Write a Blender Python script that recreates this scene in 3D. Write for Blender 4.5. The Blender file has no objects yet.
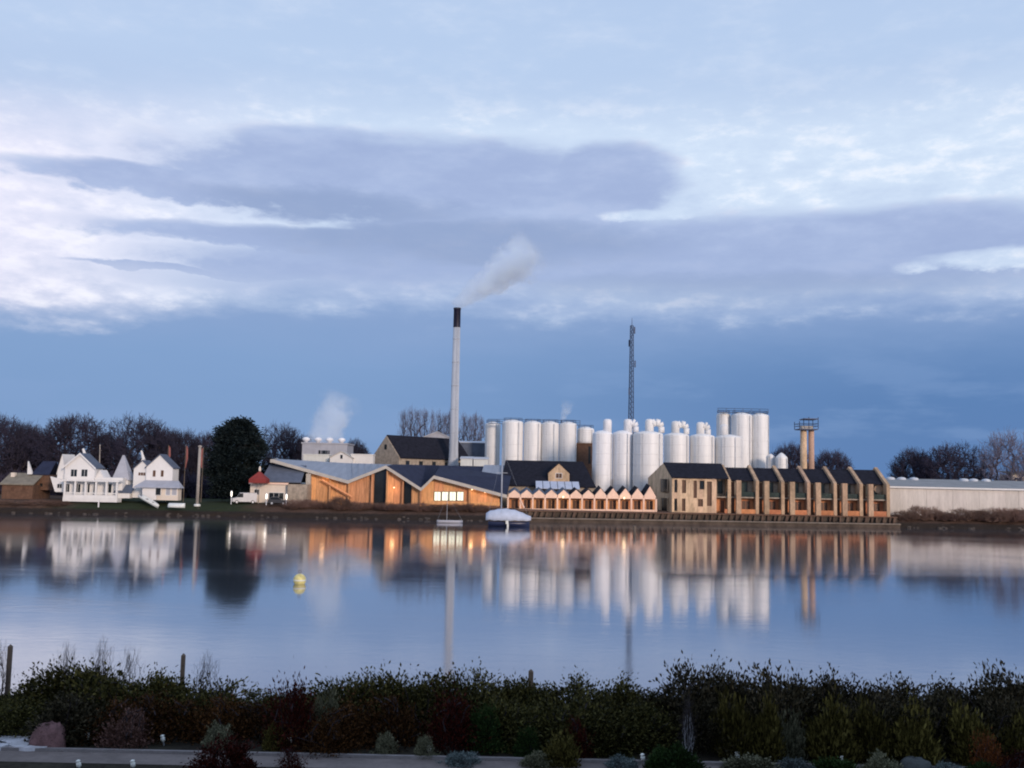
import bpy, math, random
import numpy as np
from mathutils import Vector, Matrix, Euler

random.seed(7)
rng = np.random.default_rng(7)
R = math.radians
scene = bpy.context.scene
COL = scene.collection

# ------------------------------------------------------------------ camera
F = 1000.0
CAM_Z = 8.0
PITCH, ROLL = math.atan(93 / F), R(1.2)
cam_data = bpy.data.cameras.new('camera')
cam_data.sensor_width = 36.0
cam_data.lens = F / 1024 * 36.0
cam_data.clip_start = 0.1
cam_data.clip_end = 20000
cam = bpy.data.objects.new('camera', cam_data)
COL.objects.link(cam)
CM = Matrix.Rotation(math.pi / 2 + PITCH, 3, 'X') @ Matrix.Rotation(ROLL, 3, 'Z')
cam.matrix_world = Matrix.Translation((0, 0, CAM_Z)) @ CM.to_4x4()
scene.camera = cam


def ray(px, py):
    return CM @ Vector(((px - 512) / F, -(py - 384) / F, -1))


def at(px, py, Y):
    d = ray(px, py)
    t = Y / d.y
    return Vector((d.x * t, Y, CAM_Z + d.z * t))


def zof(px, py, Y): return at(px, py, Y).z
def xof(px, py, Y): return at(px, py, Y).x


def ground_at(px, py, z):
    d = ray(px, py)
    t = (z - CAM_Z) / d.z
    return Vector((d.x * t, d.y * t, z))


def ae(px, py):
    d = ray(px, py).normalized()
    return math.atan2(d.x, d.y), math.asin(d.z)


# ------------------------------------------------------------------ node helper
class S:
    def __init__(s, nt, sock): s.nt, s.k = nt, sock

    def _m(s, op, o=None, o2=None, clamp=False):
        n = s.nt.nodes.new('ShaderNodeMath'); n.operation = op; n.use_clamp = clamp
        for i, v in enumerate((s, o, o2)):
            if v is None: continue
            if isinstance(v, S): s.nt.links.new(v.k, n.inputs[i])
            else: n.inputs[i].default_value = v
        return S(s.nt, n.outputs[0])

    def __add__(s, o): return s._m('ADD', o)
    __radd__ = __add__
    def __sub__(s, o): return s._m('SUBTRACT', o)
    def __rsub__(s, o): return (s * -1.0) + o
    def __mul__(s, o): return s._m('MULTIPLY', o)
    __rmul__ = __mul__
    def __truediv__(s, o): return s._m('DIVIDE', o)
    def max(s, o): return s._m('MAXIMUM', o)
    def min(s, o): return s._m('MINIMUM', o)
    def sq(s): return s._m('MULTIPLY', s)
    def pow(s, o): return s._m('POWER', o)

    def step(s, a, b):
        n = s.nt.nodes.new('ShaderNodeMapRange'); n.interpolation_type = 'SMOOTHSTEP'
        s.nt.links.new(s.k, n.inputs[0])
        n.inputs[1].default_value = a; n.inputs[2].default_value = b
        return S(s.nt, n.outputs[0])


def vec(nt, x, y, z):
    n = nt.nodes.new('ShaderNodeCombineXYZ')
    for i, v in enumerate((x, y, z)):
        if isinstance(v, S): nt.links.new(v.k, n.inputs[i])
        else: n.inputs[i].default_value = v
    return S(nt, n.outputs[0])


def noise(nt, v, scale, detail=4, rough=0.5, dist=0.0):
    n = nt.nodes.new('ShaderNodeTexNoise')
    if v is not None: nt.links.new(v.k, n.inputs['Vector'])
    n.inputs['Scale'].default_value = scale
    n.inputs['Detail'].default_value = detail
    n.inputs['Roughness'].default_value = rough
    n.inputs['Distortion'].default_value = dist
    return S(nt, n.outputs[0])


def mixc(nt, f, a, b, mode='MIX'):
    n = nt.nodes.new('ShaderNodeMix'); n.data_type = 'RGBA'; n.blend_type = mode
    for i, v in ((0, f), (6, a), (7, b)):
        if isinstance(v, S): nt.links.new(v.k, n.inputs[i])
        elif i == 0: n.inputs[0].default_value = v
        else: n.inputs[i].default_value = (*v, 1)
    return S(nt, n.outputs[2])


def ramp(nt, f, stops):
    n = nt.nodes.new('ShaderNodeValToRGB')
    cr = n.color_ramp
    while len(cr.elements) < len(stops): cr.elements.new(0.5)
    for e, (p, c) in zip(cr.elements, stops):
        e.position = p; e.color = (*c, 1)
    nt.links.new(f.k, n.inputs[0])
    return S(nt, n.outputs[0])


# ------------------------------------------------------------------ sky and sun
SUN_AZ, SUN_EL = R(150), R(13)
world = bpy.data.worlds.new('World'); scene.world = world; world.use_nodes = True
wt = world.node_tree
for n in list(wt.nodes): wt.nodes.remove(n)
tc = wt.nodes.new('ShaderNodeTexCoord')
sp = wt.nodes.new('ShaderNodeSeparateXYZ'); wt.links.new(tc.outputs['Generated'], sp.inputs[0])
dx, dy, dz = (S(wt, sp.outputs[i]) for i in range(3))
az = dx._m('ARCTAN2', dy)
el = dz._m('ARCSINE')
nv = vec(wt, dx, dy, dz * 2.6)
nL = noise(wt, nv, 4.0, 6, 0.55)
nM = noise(wt, vec(wt, dx + 3.1, dy, dz * 3.2), 11.0, 6, 0.58)
nF = noise(wt, vec(wt, dx + 7.7, dy, dz * 2.4), 30.0, 6, 0.6)
nA = noise(wt, vec(wt, dx, dy + 5.0, dz * 5.0), 6.0, 5, 0.5)
azw = az + (nL - 0.5) * 0.10 + (nM - 0.5) * 0.05
elw = el + (nA - 0.5) * 0.030 + (nM - 0.5) * 0.022 + (nF - 0.5) * 0.010


def ell(px, py, rx, ry):
    a, e = ae(px, py)
    return 1.0 - ((azw - a) / (rx / F)).sq() - ((elw - e) / (ry / F)).sq()


def union(lst):
    r = lst[0]
    for q in lst[1:]: r = r.max(q)
    return r


base = ramp(wt, (elw / 1.2), [
    (0.0, (0.20, 0.335, 0.60)), (0.06, (0.20, 0.335, 0.60)), (0.09, (0.215, 0.35, 0.615)),
    (0.128, (0.25, 0.37, 0.63)), (0.175, (0.37, 0.48, 0.74)), (0.28, (0.47, 0.60, 0.84)),
    (0.33, (0.49, 0.63, 0.87)), (0.42, (0.46, 0.60, 0.85)), (1.0, (0.42, 0.55, 0.82))])
# mottling of the cloud layer
mott = (nM - 0.5) * 0.9 + (nF - 0.5) * 0.5 + (nL - 0.5) * 0.5
base = mixc(wt, (mott + 0.12).step(0.0, 0.55) * elw.step(0.12, 0.32) * 0.55, base, (0.66, 0.76, 0.94))
# a bright veil behind the cloud masses, between the low blue bank and the grey-blue layer above
E = lambda py: ae(512, py)[1]
velw = elw + (nL - 0.5) * 0.035 + (nM - 0.5) * 0.03 + az.step(-0.2, -0.5) * 0.040
veil = velw.step(E(326), E(276)) * (1.0 - velw.step(E(165), E(75)) * 0.95)
veil = veil * (0.86 + (nM - 0.5) * 1.0 + (nF - 0.5) * 0.9)._m('ADD', 0.0, clamp=True)
spark = ((nM - 0.5) * 1.6 + (nF - 0.5) * 1.8)\
    .step(-0.05, 0.7) * veil
gen = ((nL - 0.5) * 1.4 + (nM - 0.5) * 0.8).step(0.12, 0.55) * elw.step(0.36, 0.5)
# cloud masses: a bank left of centre, and a lower one running on to the right
cld = union([ell(400, 184, 275, 46), ell(590, 186, 92, 40), ell(190, 187, 160, 15), ell(330, 160, 150, 30),
             ell(690, 266, 400, 50), ell(340, 243, 240, 15), ell(860, 250, 230, 42), ell(1010, 280, 260, 34),
             ell(500, 240, 200, 44), ell(640, 298, 520, 20), ell(420, 272, 260, 22), ell(200, 270, 130, 5)])
cldm = (cld + (nM - 0.5) * 1.5 + (nF - 0.5) * 1.1).step(-0.34, 0.46)
slot = (union([ell(1000, 262, 95, 9), ell(655, 214, 55, 9)]) + (nF - 0.5) * 1.2 + (nM - 0.5) * 0.8).step(0.0, 0.9)
white = mixc(wt, az.step(-0.15, -0.5), (0.74, 0.86, 1.02), (0.96, 0.93, 1.06))
sky = mixc(wt, veil.max(gen * 0.5) * 0.9, base, white)
sky = mixc(wt, spark * 0.9, sky, (1.0, 1.0, 1.06))
shade = mixc(wt, ((nM - 0.5) * 1.3 + (nL - 0.5) * 1.0 + (nF - 0.5) * 0.5).step(-0.3, 0.3), (0.355, 0.45, 0.71), (0.45, 0.555, 0.81))
# the masses are thicker and greyer in the middle, thinner towards their rims
thick = cld.step(0.0, 0.9)
shade = mixc(wt, thick * 0.35, shade, (0.345, 0.43, 0.69))
shade = mixc(wt, (1.0 - elw.step(E(290), E(225))) * 0.6, shade, (0.32, 0.415, 0.675))
core = union([ell(460, 240, 230, 24), ell(760, 292, 260, 18), ell(330, 205, 150, 16)]) + (nM - 0.5) * 1.2
shade = mixc(wt, core.step(-0.5, 0.9) * 0.85, shade, (0.26, 0.35, 0.585))
sky = mixc(wt, cldm * (1.0 - slot * 0.85) * elw.step(0.150, 0.205) * 0.92, sky, shade)
# the bank of far cloud low on the right is deeper blue than on the left
low = 1.0 - elw.step(0.07, 0.19)
sky = mixc(wt, low * az.step(-0.28, 0.42) * 0.92, sky, (0.092, 0.205, 0.455))
sky = mixc(wt, low * (nA + (nM - 0.5) * 0.5).step(0.5, 0.66) * 0.35, sky, (0.22, 0.35, 0.62))
nish = wt.nodes.new('ShaderNodeTexSky'); nish.sky_type = 'NISHITA'; nish.sun_disc = False
nish.sun_elevation = SUN_EL; nish.sun_rotation = SUN_AZ
bg1 = wt.nodes.new('ShaderNodeBackground'); wt.links.new(sky.k, bg1.inputs[0]); bg1.inputs[1].default_value = 1.05
bg2 = wt.nodes.new('ShaderNodeBackground'); wt.links.new(nish.outputs[0], bg2.inputs[0]); bg2.inputs[1].default_value = 0.05
# the clear sky shows only where the cloud layer is thin
mx = wt.nodes.new('ShaderNodeMixShader'); mx.inputs[0].default_value = 0.08
wt.links.new(bg1.outputs[0], mx.inputs[1]); wt.links.new(bg2.outputs[0], mx.inputs[2])
wo = wt.nodes.new('ShaderNodeOutputWorld'); wt.links.new(mx.outputs[0], wo.inputs[0])

sd = bpy.data.lights.new('sun', 'SUN'); sd.energy = 2.6; sd.angle = R(10); sd.color = (1.0, 0.79, 0.63)
sun = bpy.data.objects.new('sun', sd); COL.objects.link(sun)
tosun = Vector((math.sin(SUN_AZ) * math.cos(SUN_EL), math.cos(SUN_AZ) * math.cos(SUN_EL), math.sin(SUN_EL)))
sun.rotation_euler = tosun.to_track_quat('Z', 'Y').to_euler()

scene.view_settings.view_transform = 'Standard'
scene.view_settings.look = 'None'
scene.view_settings.exposure = 0.0
scene.view_settings.gamma = 1.0
scene.view_settings.use_curve_mapping = False
scene.render.engine = 'CYCLES'
scene.cycles.use_denoising = True
scene.cycles.max_bounces = 10
scene.cycles.volume_bounces = 8
scene.cycles.volume_step_rate = 2.0
scene.cycles.filter_width = 2.0
scene.cycles.sample_clamp_indirect = 4.0


# ------------------------------------------------------------------ materials
MATS = {}


def mat(name, col, rough=0.8, var=0.15, scale=1.0, bump=0.0, metal=0.0, stretch=(1, 1, 1), spec=0.3, col2=None, objvar=0.0):
    if name in MATS: return MATS[name]
    m = bpy.data.materials.new(name); m.use_nodes = True
    nt = m.node_tree; b = nt.nodes['Principled BSDF']
    t = nt.nodes.new('ShaderNodeTexCoord')
    mp = nt.nodes.new('ShaderNodeMapping'); nt.links.new(t.outputs['Object'], mp.inputs[0]); mp.inputs['Scale'].default_value = stretch
    v = S(nt, mp.outputs[0])
    n1 = noise(nt, v, scale, 5, 0.6)
    n2 = noise(nt, v, scale * 6.3, 3, 0.6)
    f = (n1 * 0.65 + n2 * 0.35).step(0.3, 0.7)
    dark = tuple(c * (1 - var * 1.6) for c in col)
    c = mixc(nt, f, dark, col2 if col2 else tuple(min(1, q * (1 + var * 0.7)) for q in col))
    if objvar:
        oi = nt.nodes.new('ShaderNodeObjectInfo')
        rv = S(nt, oi.outputs['Random'])
        hs = nt.nodes.new('ShaderNodeHueSaturation')
        nt.links.new(c.k, hs.inputs['Color'])
        nt.links.new((rv * objvar + (1 - objvar / 2)).k, hs.inputs['Value'])
        nt.links.new((rv * 37.3)._m('FRACT').__mul__(0.014).__add__(0.493).k, hs.inputs['Hue'])
        c = S(nt, hs.outputs[0])
    nt.links.new(c.k, b.inputs['Base Color'])
    b.inputs['Roughness'].default_value = rough
    b.inputs['Metallic'].default_value = metal
    b.inputs['Specular IOR Level'].default_value = spec
    if bump:
        bn = nt.nodes.new('ShaderNodeBump'); bn.inputs['Strength'].default_value = bump; bn.inputs['Distance'].default_value = 0.05
        nt.links.new(n2.k, bn.inputs['Height']); nt.links.new(bn.outputs[0], b.inputs['Normal'])
    MATS[name] = m
    return m


def leafmat(name, a, b_, spec=0.06):
    m = bpy.data.materials.new(name); m.use_nodes = True
    nt = m.node_tree; b = nt.nodes['Principled BSDF']
    g = nt.nodes.new('ShaderNodeNewGeometry'); oi = nt.nodes.new('ShaderNodeObjectInfo')
    rp = S(nt, g.outputs['Random Per Island'])
    c = mixc(nt, rp.pow(1.8), a, tuple(q * 1.5 for q in b_))  # some leaves coloured much brighter, painting in glossy highlights
    hs = nt.nodes.new('ShaderNodeHueSaturation')
    nt.links.new(c.k, hs.inputs['Color'])
    nt.links.new((S(nt, oi.outputs['Random']) * 0.6 + 0.7).k, hs.inputs['Value'])
    nt.links.new(hs.outputs[0], b.inputs['Base Color'])
    b.inputs['Roughness'].default_value = 0.55
    b.inputs['Specular IOR Level'].default_value = spec
    MATS[name] = m
    return m


def glowmat(name, col, strength):
    m = bpy.data.materials.new(name); m.use_nodes = True
    b = m.node_tree.nodes['Principled BSDF']
    b.inputs['Base Color'].default_value = (*col, 1)
    b.inputs['Emission Color'].default_value = (*col, 1)
    b.inputs['Emission Strength'].default_value = strength
    MATS[name] = m
    return m


M_white = mat('white_render', (0.68, 0.67, 0.66), 0.8, 0.05, 0.5, 0.1)
M_silo = mat('white_silo_paint', (0.72, 0.72, 0.72), 0.5, 0.10, 0.9, 0.0, stretch=(1, 1, 0.07), spec=0.4, objvar=0.10)
M_siloB = mat('grey_white_silo_paint', (0.73, 0.74, 0.77), 0.5, 0.10, 0.9, 0.0, stretch=(1, 1, 0.07), spec=0.4, objvar=0.10)
M_slate = mat('dark_slate', (0.017, 0.018, 0.028), 0.85, 0.3, 1.5, 0.3, spec=0.08)
M_zinc = mat('grey_blue_metal_roof', (0.23, 0.26, 0.32), 0.5, 0.12, 0.4, 0.0, stretch=(3, 0.3, 1))
M_fascia = mat('pale_fascia', (0.43, 0.40, 0.36), 0.7, 0.1, 1.0)
M_cedar = mat('cedar_boards', (0.58, 0.285, 0.14), 0.75, 0.3, 1.2, 0.2, stretch=(6, 6, 0.4), objvar=0.35)
M_cedar2 = mat('orange_timber', (0.74, 0.35, 0.16), 0.75, 0.25, 1.2, 0.2, stretch=(6, 6, 0.4), objvar=0.25)
M_pink = mat('pink_cream_render', (0.82, 0.57, 0.44), 0.8, 0.08, 0.8)
M_tan = mat('tan_stone', (0.60, 0.425, 0.285), 0.85, 0.28, 0.7, 0.4, stretch=(1, 1, 0.35), objvar=0.15)
M_greystone = mat('grey_stone', (0.34, 0.285, 0.23), 0.9, 0.25, 1.5, 0.4)
M_terra = mat('terracotta_panel', (0.52, 0.21, 0.10), 0.8, 0.2, 1.0, objvar=0.3)
M_fin = mat('brown_stone', (0.46, 0.315, 0.21), 0.85, 0.3, 0.7, 0.4, stretch=(1, 1, 0.35), objvar=0.2)
M_terra2 = mat('faded_terracotta', (0.50, 0.33, 0.25), 0.8, 0.15, 1.0)
M_glass = mat('dark_glass', (0.018, 0.022, 0.025), 0.1, 0.2, 0.3, spec=0.5)
M_greenglass = mat('green_dark_glass', (0.035, 0.05, 0.042), 0.15, 0.3, 0.6, spec=0.5)
M_brownwin = mat('brown_window', (0.10, 0.05, 0.03), 0.4, 0.2, 0.6)
M_cream = mat('cream_wall', (0.66, 0.58, 0.50), 0.8, 0.07, 0.7)
M_shedwall = mat('pale_shed_cladding', (0.54, 0.50, 0.47), 0.6, 0.12, 0.5, stretch=(2, 2, 0.3), objvar=0.08)
M_grey = mat('grey_cladding', (0.36, 0.37, 0.42), 0.6, 0.1, 0.7)
M_bluegrey = mat('blue_grey_roof', (0.10, 0.12, 0.165), 0.75, 0.15, 0.7, spec=0.15)
M_navy = mat('navy_roof', (0.026, 0.032, 0.062), 0.8, 0.2, 0.7, spec=0.1)
M_brick = mat('brown_brick', (0.135, 0.075, 0.05), 0.85, 0.25, 1.6, 0.3)
M_oliveroof = mat('lichen_grey_roof', (0.21, 0.185, 0.145), 0.9, 0.2, 1.0)
M_chim = mat('chimney_concrete', (0.43, 0.46, 0.51), 0.7, 0.1, 0.5, stretch=(1, 1, 0.2))
M_black = mat('black_paint', (0.010, 0.010, 0.028), 0.5, 0.2, 1.0)
M_steel = mat('dark_steel', (0.055, 0.07, 0.12), 0.5, 0.2, 1.0, metal=0.3)
M_post = mat('weathered_timber', (0.13, 0.105, 0.085), 0.9, 0.25, 3.0, 0.3, stretch=(4, 4, 0.5))
M_pole = mat('pale_pole_paint', (0.33, 0.30, 0.275), 0.8, 0.15, 1.0, stretch=(1, 1, 0.3))
M_red = mat('red_canvas', (0.22, 0.035, 0.032), 0.8, 0.15, 1.0)
M_flag = mat('faded_pink_flag', (0.27, 0.10, 0.09), 0.85, 0.12, 1.0)
M_quay = mat('wet_quay_stone', (0.085, 0.065, 0.052), 0.9, 0.35, 0.8, 0.4)
M_ledge = mat('pale_quay_ledge', (0.17, 0.14, 0.115), 0.9, 0.2, 0.8)
M_fender = mat('fender_timber', (0.095, 0.06, 0.042), 0.9, 0.3, 1.5, objvar=0.6)
M_galv = mat('galvanised_pipe', (0.52, 0.53, 0.55), 0.5, 0.15, 1.0)
M_boat = mat('boat_gelcoat', (0.62, 0.64, 0.62), 0.35, 0.06, 1.0)
M_cover = mat('pale_blue_canvas', (0.44, 0.49, 0.60), 0.8, 0.1, 1.0, 0.2)
M_navyhull = mat('navy_hull', (0.015, 0.022, 0.06), 0.35, 0.1, 1.0)
M_alu = mat('mast_aluminium', (0.40, 0.42, 0.46), 0.4, 0.05, 1.0, metal=0.4)
M_buoy = mat('yellow_buoy', (0.62, 0.56, 0.24), 0.6, 0.25, 3.0, 0.3)
M_rubber = mat('tyre_rubber', (0.02, 0.02, 0.02), 0.9, 0.1, 3.0)
M_carw = mat('white_car_paint', (0.42, 0.42, 0.44), 0.35, 0.08, 1.0, spec=0.5)
M_card = mat('dark_car_paint', (0.03, 0.03, 0.035), 0.3, 0.1, 1.0, spec=0.5)
M_bark = mat('dark_bark', (0.045, 0.038, 0.045), 0.95, 0.25, 2.0)
M_twig = mat('hazed_purple_brown_twigs', (0.038, 0.034, 0.058), 0.95, 0.2, 0.4, objvar=0.4)  # purple-brown twigs with bluish distance haze mixed into the colour
M_twigp = mat('poplar_twigs', (0.15, 0.14, 0.19), 0.95, 0.2, 0.4, objvar=0.3)
M_twigb = mat('brown_bank_twigs', (0.17, 0.105, 0.085), 0.95, 0.25, 0.8, objvar=0.5)
M_birch = mat('pale_birch_bark', (0.35, 0.35, 0.38), 0.8, 0.2, 2.0)
M_path = mat('path_concrete', (0.19, 0.16, 0.15), 0.9, 0.18, 1.5, 0.3)
M_kerb = mat('kerb_concrete', (0.24, 0.22, 0.22), 0.9, 0.15, 3.0, 0.2)
M_slab = mat('pale_wet_stone', (0.62, 0.62, 0.66), 0.4, 0.2, 3.0, 0.2)
M_soil = mat('dark_soil', (0.026, 0.021, 0.018), 0.95, 0.3, 3.0, 0.5)
M_boulder = mat('mauve_boulder', (0.25, 0.14, 0.14), 0.95, 0.3, 7.0, 0.8)
M_whiteplastic = mat('white_plastic', (0.85, 0.86, 0.80), 0.5, 0.03, 3.0)
M_lamp = glowmat('lamp_glow', (1.0, 0.78, 0.48), 1.5)
M_lampw = glowmat('white_lamp_glow', (1.0, 0.95, 0.86), 1.3)
M_lit = glowmat('lit_window', (0.92, 0.95, 0.74), 0.62)
L_ever = leafmat('evergreen_needles', (0.005, 0.009, 0.011), (0.013, 0.019, 0.020))
L_hedge = leafmat('hedge_leaves', (0.014, 0.016, 0.005), (0.075, 0.068, 0.022))
L_hedged = leafmat('dark_hedge_leaves', (0.011, 0.011, 0.006), (0.060, 0.050, 0.030))
L_brown = leafmat('brown_shrub_leaves', (0.022, 0.010, 0.004), (0.085, 0.038, 0.013))
L_red = leafmat('dark_red_leaves', (0.018, 0.004, 0.003), (0.050, 0.009, 0.006))
L_olive = leafmat('olive_leaves', (0.025, 0.022, 0.006), (0.105, 0.090, 0.026))
L_grey = leafmat('grey_green_leaves', (0.06, 0.065, 0.04), (0.16, 0.155, 0.10))
L_green = leafmat('deep_green_leaves', (0.010, 0.022, 0.007), (0.026, 0.048, 0.013))
L_bluegrey = leafmat('blue_grey_leaves', (0.04, 0.055, 0.055), (0.12, 0.15, 0.15))
L_orange = leafmat('rust_leaves', (0.07, 0.022, 0.008), (0.17, 0.06, 0.02))
L_pinkfl = leafmat('faded_pink_flowers', (0.10, 0.05, 0.04), (0.22, 0.13, 0.11))


# ------------------------------------------------------------------ mesh helpers
ORIG = {}


def np_mesh(name, V, Fq):
    me = bpy.data.meshes.new(name)
    V = np.asarray(V, dtype=np.float32); Fq = np.asarray(Fq, dtype=np.int32)
    k = Fq.shape[1]
    me.vertices.add(len(V)); me.vertices.foreach_set('co', V.ravel())
    me.loops.add(Fq.size); me.loops.foreach_set('vertex_index', Fq.ravel())
    me.polygons.add(len(Fq)); me.polygons.foreach_set('loop_start', np.arange(0, Fq.size, k, dtype=np.int32))
    me.polygons.foreach_set('loop_total', np.full(len(Fq), k, dtype=np.int32))
    me.update(calc_edges=True)
    return me


def props(o, label=None, cat=None, group=None, kind=None):
    if label: o['label'] = label
    if cat: o['category'] = cat
    if group: o['group'] = group
    if kind: o['kind'] = kind
    return o


def thing(name, label, cat, loc, group=None, rz=0.0, local=False):
    o = bpy.data.objects.new(name, None); COL.objects.link(o)
    o.empty_display_size = 0.5
    o.location = loc; o.rotation_euler = (0, 0, rz)
    ORIG[o.name] = Vector((0, 0, 0)) if local else Vector(loc)
    return props(o, label, cat, group)


class MB:
    def __init__(s): s.v = []; s.f = []

    def add(s, vs, fs):
        k = len(s.v)
        s.v += [tuple(v) for v in vs]
        s.f += [tuple(i + k for i in f) for f in fs]
        return s

    def box(s, x0, x1, y0, y1, z0, z1):
        return s.add([(x0, y0, z0), (x1, y0, z0), (x1, y1, z0), (x0, y1, z0), (x0, y0, z1), (x1, y0, z1), (x1, y1, z1), (x0, y1, z1)],
                     [(0, 3, 2, 1), (4, 5, 6, 7), (0, 1, 5, 4), (1, 2, 6, 5), (2, 3, 7, 6), (3, 0, 4, 7)])

    def prism(s, poly, y0, y1):          # poly: counter-clockwise (x, z) seen from the front (-Y)
        n = len(poly)
        vs = [(x, y0, z) for x, z in poly] + [(x, y1, z) for x, z in poly]
        fs = [tuple(range(n)), tuple(range(2 * n - 1, n - 1, -1))]
        fs += [(i, i + n, (i + 1) % n + n, (i + 1) % n) for i in range(n)]
        return s.add(vs, fs)

    def prism_x(s, poly, x0, x1):        # poly of (y, z)
        n = len(poly)
        vs = [(x0, y, z) for y, z in poly] + [(x1, y, z) for y, z in poly]
        fs = [tuple(range(n)), tuple(range(2 * n - 1, n - 1, -1))]
        fs += [(i, i + n, (i + 1) % n + n, (i + 1) % n) for i in range(n)]
        return s.add(vs, fs)

    def slab(s, pts, d):                 # a polygon in space given a thickness vector
        n = len(pts); d = Vector(d)
        vs = [Vector(p) for p in pts] + [Vector(p) + d for p in pts]
        fs = [tuple(range(n)), tuple(range(2 * n - 1, n - 1, -1))]
        fs += [(i, i + n, (i + 1) % n + n, (i + 1) % n) for i in range(n)]
        return s.add(vs, fs)

    def tube(s, p0, p1, r0, r1=None, n=8, cap=True):
        r1 = r0 if r1 is None else r1
        p0, p1 = Vector(p0), Vector(p1)
        q = (p1 - p0).to_track_quat('Z', 'Y')
        vs = []
        for p, r in ((p0, r0), (p1, r1)):
            for i in range(n):
                a = 2 * math.pi * i / n
                vs.append(p + q @ Vector((r * math.cos(a), r * math.sin(a), 0)))
        fs = [(i, (i + 1) % n, (i + 1) % n + n, i + n) for i in range(n)]
        if cap: fs += [tuple(range(n - 1, -1, -1)), tuple(range(n, 2 * n))]
        return s.add(vs, fs)

    def lathe(s, cx, cy, prof, n=24):    # prof: (r, z)
        vs = []; fs = []
        for r, z in prof:
            for i in range(n):
                a = 2 * math.pi * i / n
                vs.append((cx + r * math.cos(a), cy + r * math.sin(a), z))
        for j in range(len(prof) - 1):
            for i in range(n):
                a, b = j * n + i, j * n + (i + 1) % n
                fs.append((a, b, b + n, a + n))
        fs.append(tuple(range(n - 1, -1, -1)))
        fs.append(tuple(range((len(prof) - 1) * n, len(prof) * n)))
        return s.add(vs, fs)

    def ring(s, cx, cy, z, r, t, n=20, r2=None):
        for i in range(n):
            a, b = 2 * math.pi * i / n, 2 * math.pi * (i + 1) / n
            s.tube((cx + r * math.cos(a), cy + r * math.sin(a), z), (cx + r * math.cos(b), cy + r * math.sin(b), z), t, n=4, cap=False)
        return s

    def build(s, name, m, parent=None, smooth=False, origin=None):
        o0 = Vector((0, 0, 0))
        if parent is not None: o0 = ORIG.get(parent.name, o0)
        if origin is not None: o0 = Vector(origin)
        me = bpy.data.meshes.new(name)
        me.from_pydata([(v[0] - o0.x, v[1] - o0.y, v[2] - o0.z) for v in s.v], [], s.f)
        me.materials.append(m)
        if smooth:
            me.polygons.foreach_set('use_smooth', [len(p.vertices) <= 4 for p in me.polygons])
        me.update()
        o = bpy.data.objects.new(name, me); COL.objects.link(o)
        if parent is not None:
            o.parent = parent; ORIG[o.name] = o0
        elif origin is not None:
            o.location = origin; ORIG[o.name] = o0
        return o


def copy_tree(o, parent=None, loc=None, rz=None, sc=None, **kw):
    c = o.copy(); COL.objects.link(c); c.parent = parent
    if loc is not None: c.location = loc
    if rz is not None: c.rotation_euler = (0, 0, rz)
    if sc is not None: c.scale = sc
    props(c, **kw)
    for ch in o.children: copy_tree(ch, c)
    return c


def lamp_light(name, loc, energy, col=(1.0, 0.66, 0.34), parent=None):
    d = bpy.data.lights.new(name, 'POINT'); d.energy = energy; d.color = col; d.shadow_soft_size = 0.45
    o = bpy.data.objects.new(name, d); COL.objects.link(o)
    if parent is not None:
        o.parent = parent; o.location = Vector(loc) - ORIG.get(parent.name, Vector((0, 0, 0)))
    else: o.location = loc
    return o


# ------------------------------------------------------------------ water
def water_material():
    m = bpy.data.materials.new('river_water'); m.use_nodes = True
    nt = m.node_tree
    for n in list(nt.nodes): nt.nodes.remove(n)
    out = nt.nodes.new('ShaderNodeOutputMaterial')
    g = nt.nodes.new('ShaderNodeTexCoord'); s_ = nt.nodes.new('ShaderNodeSeparateXYZ')
    nt.links.new(g.outputs['Object'], s_.inputs[0])
    x, y = S(nt, s_.outputs[0]), S(nt, s_.outputs[1])
    pat = noise(nt, vec(nt, x * 0.35, y, 9.0), 0.045, 4, 0.55, 0.8).step(0.38, 0.66)
    h = noise(nt, vec(nt, x * 0.55, y * 1.1, 0.0), 0.8, 4, 0.6, 1.2) * 0.6 + noise(nt, vec(nt, x * 0.9, y * 1.7, 3.0), 2.4, 3, 0.6, 0.8) * 0.22
    bn = nt.nodes.new('ShaderNodeBump'); bn.inputs['Distance'].default_value = 0.03
    nt.links.new((pat * 0.25 + 0.16).k, bn.inputs['Strength'])
    nt.links.new(h.k, bn.inputs['Height'])
    gl = nt.nodes.new('ShaderNodeBsdfGlossy'); gl.distribution = 'GGX'
    gl.inputs['Color'].default_value = (0.95, 0.95, 0.98, 1); nt.links.new((pat * 0.03 + 0.062).k, gl.inputs['Roughness'])
    df = nt.nodes.new('ShaderNodeBsdfDiffuse'); df.inputs['Color'].default_value = (0.045, 0.055, 0.075, 1)
    fr = nt.nodes.new('ShaderNodeFresnel'); fr.inputs['IOR'].default_value = 1.34
    fac = S(nt, fr.outputs[0]).pow(0.42)
    ms = nt.nodes.new('ShaderNodeMixShader')
    nt.links.new(fac.k, ms.inputs[0]); nt.links.new(df.outputs[0], ms.inputs[1]); nt.links.new(gl.outputs[0], ms.inputs[2])
    nt.links.new(bn.outputs[0], gl.inputs['Normal'])
    nt.links.new(ms.outputs[0], out.inputs[0])
    return m


w = MB().add([(-4000, 10, 0), (4000, 10, 0), (4000, 400, 0), (-4000, 400, 0)], [(0, 1, 2, 3)])
props(w.build('river_water', water_material()), kind='structure')


# ------------------------------------------------------------------ far bank
def shore_y(x):
    return 182.6 + x * (9.5 / 95.0)


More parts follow.
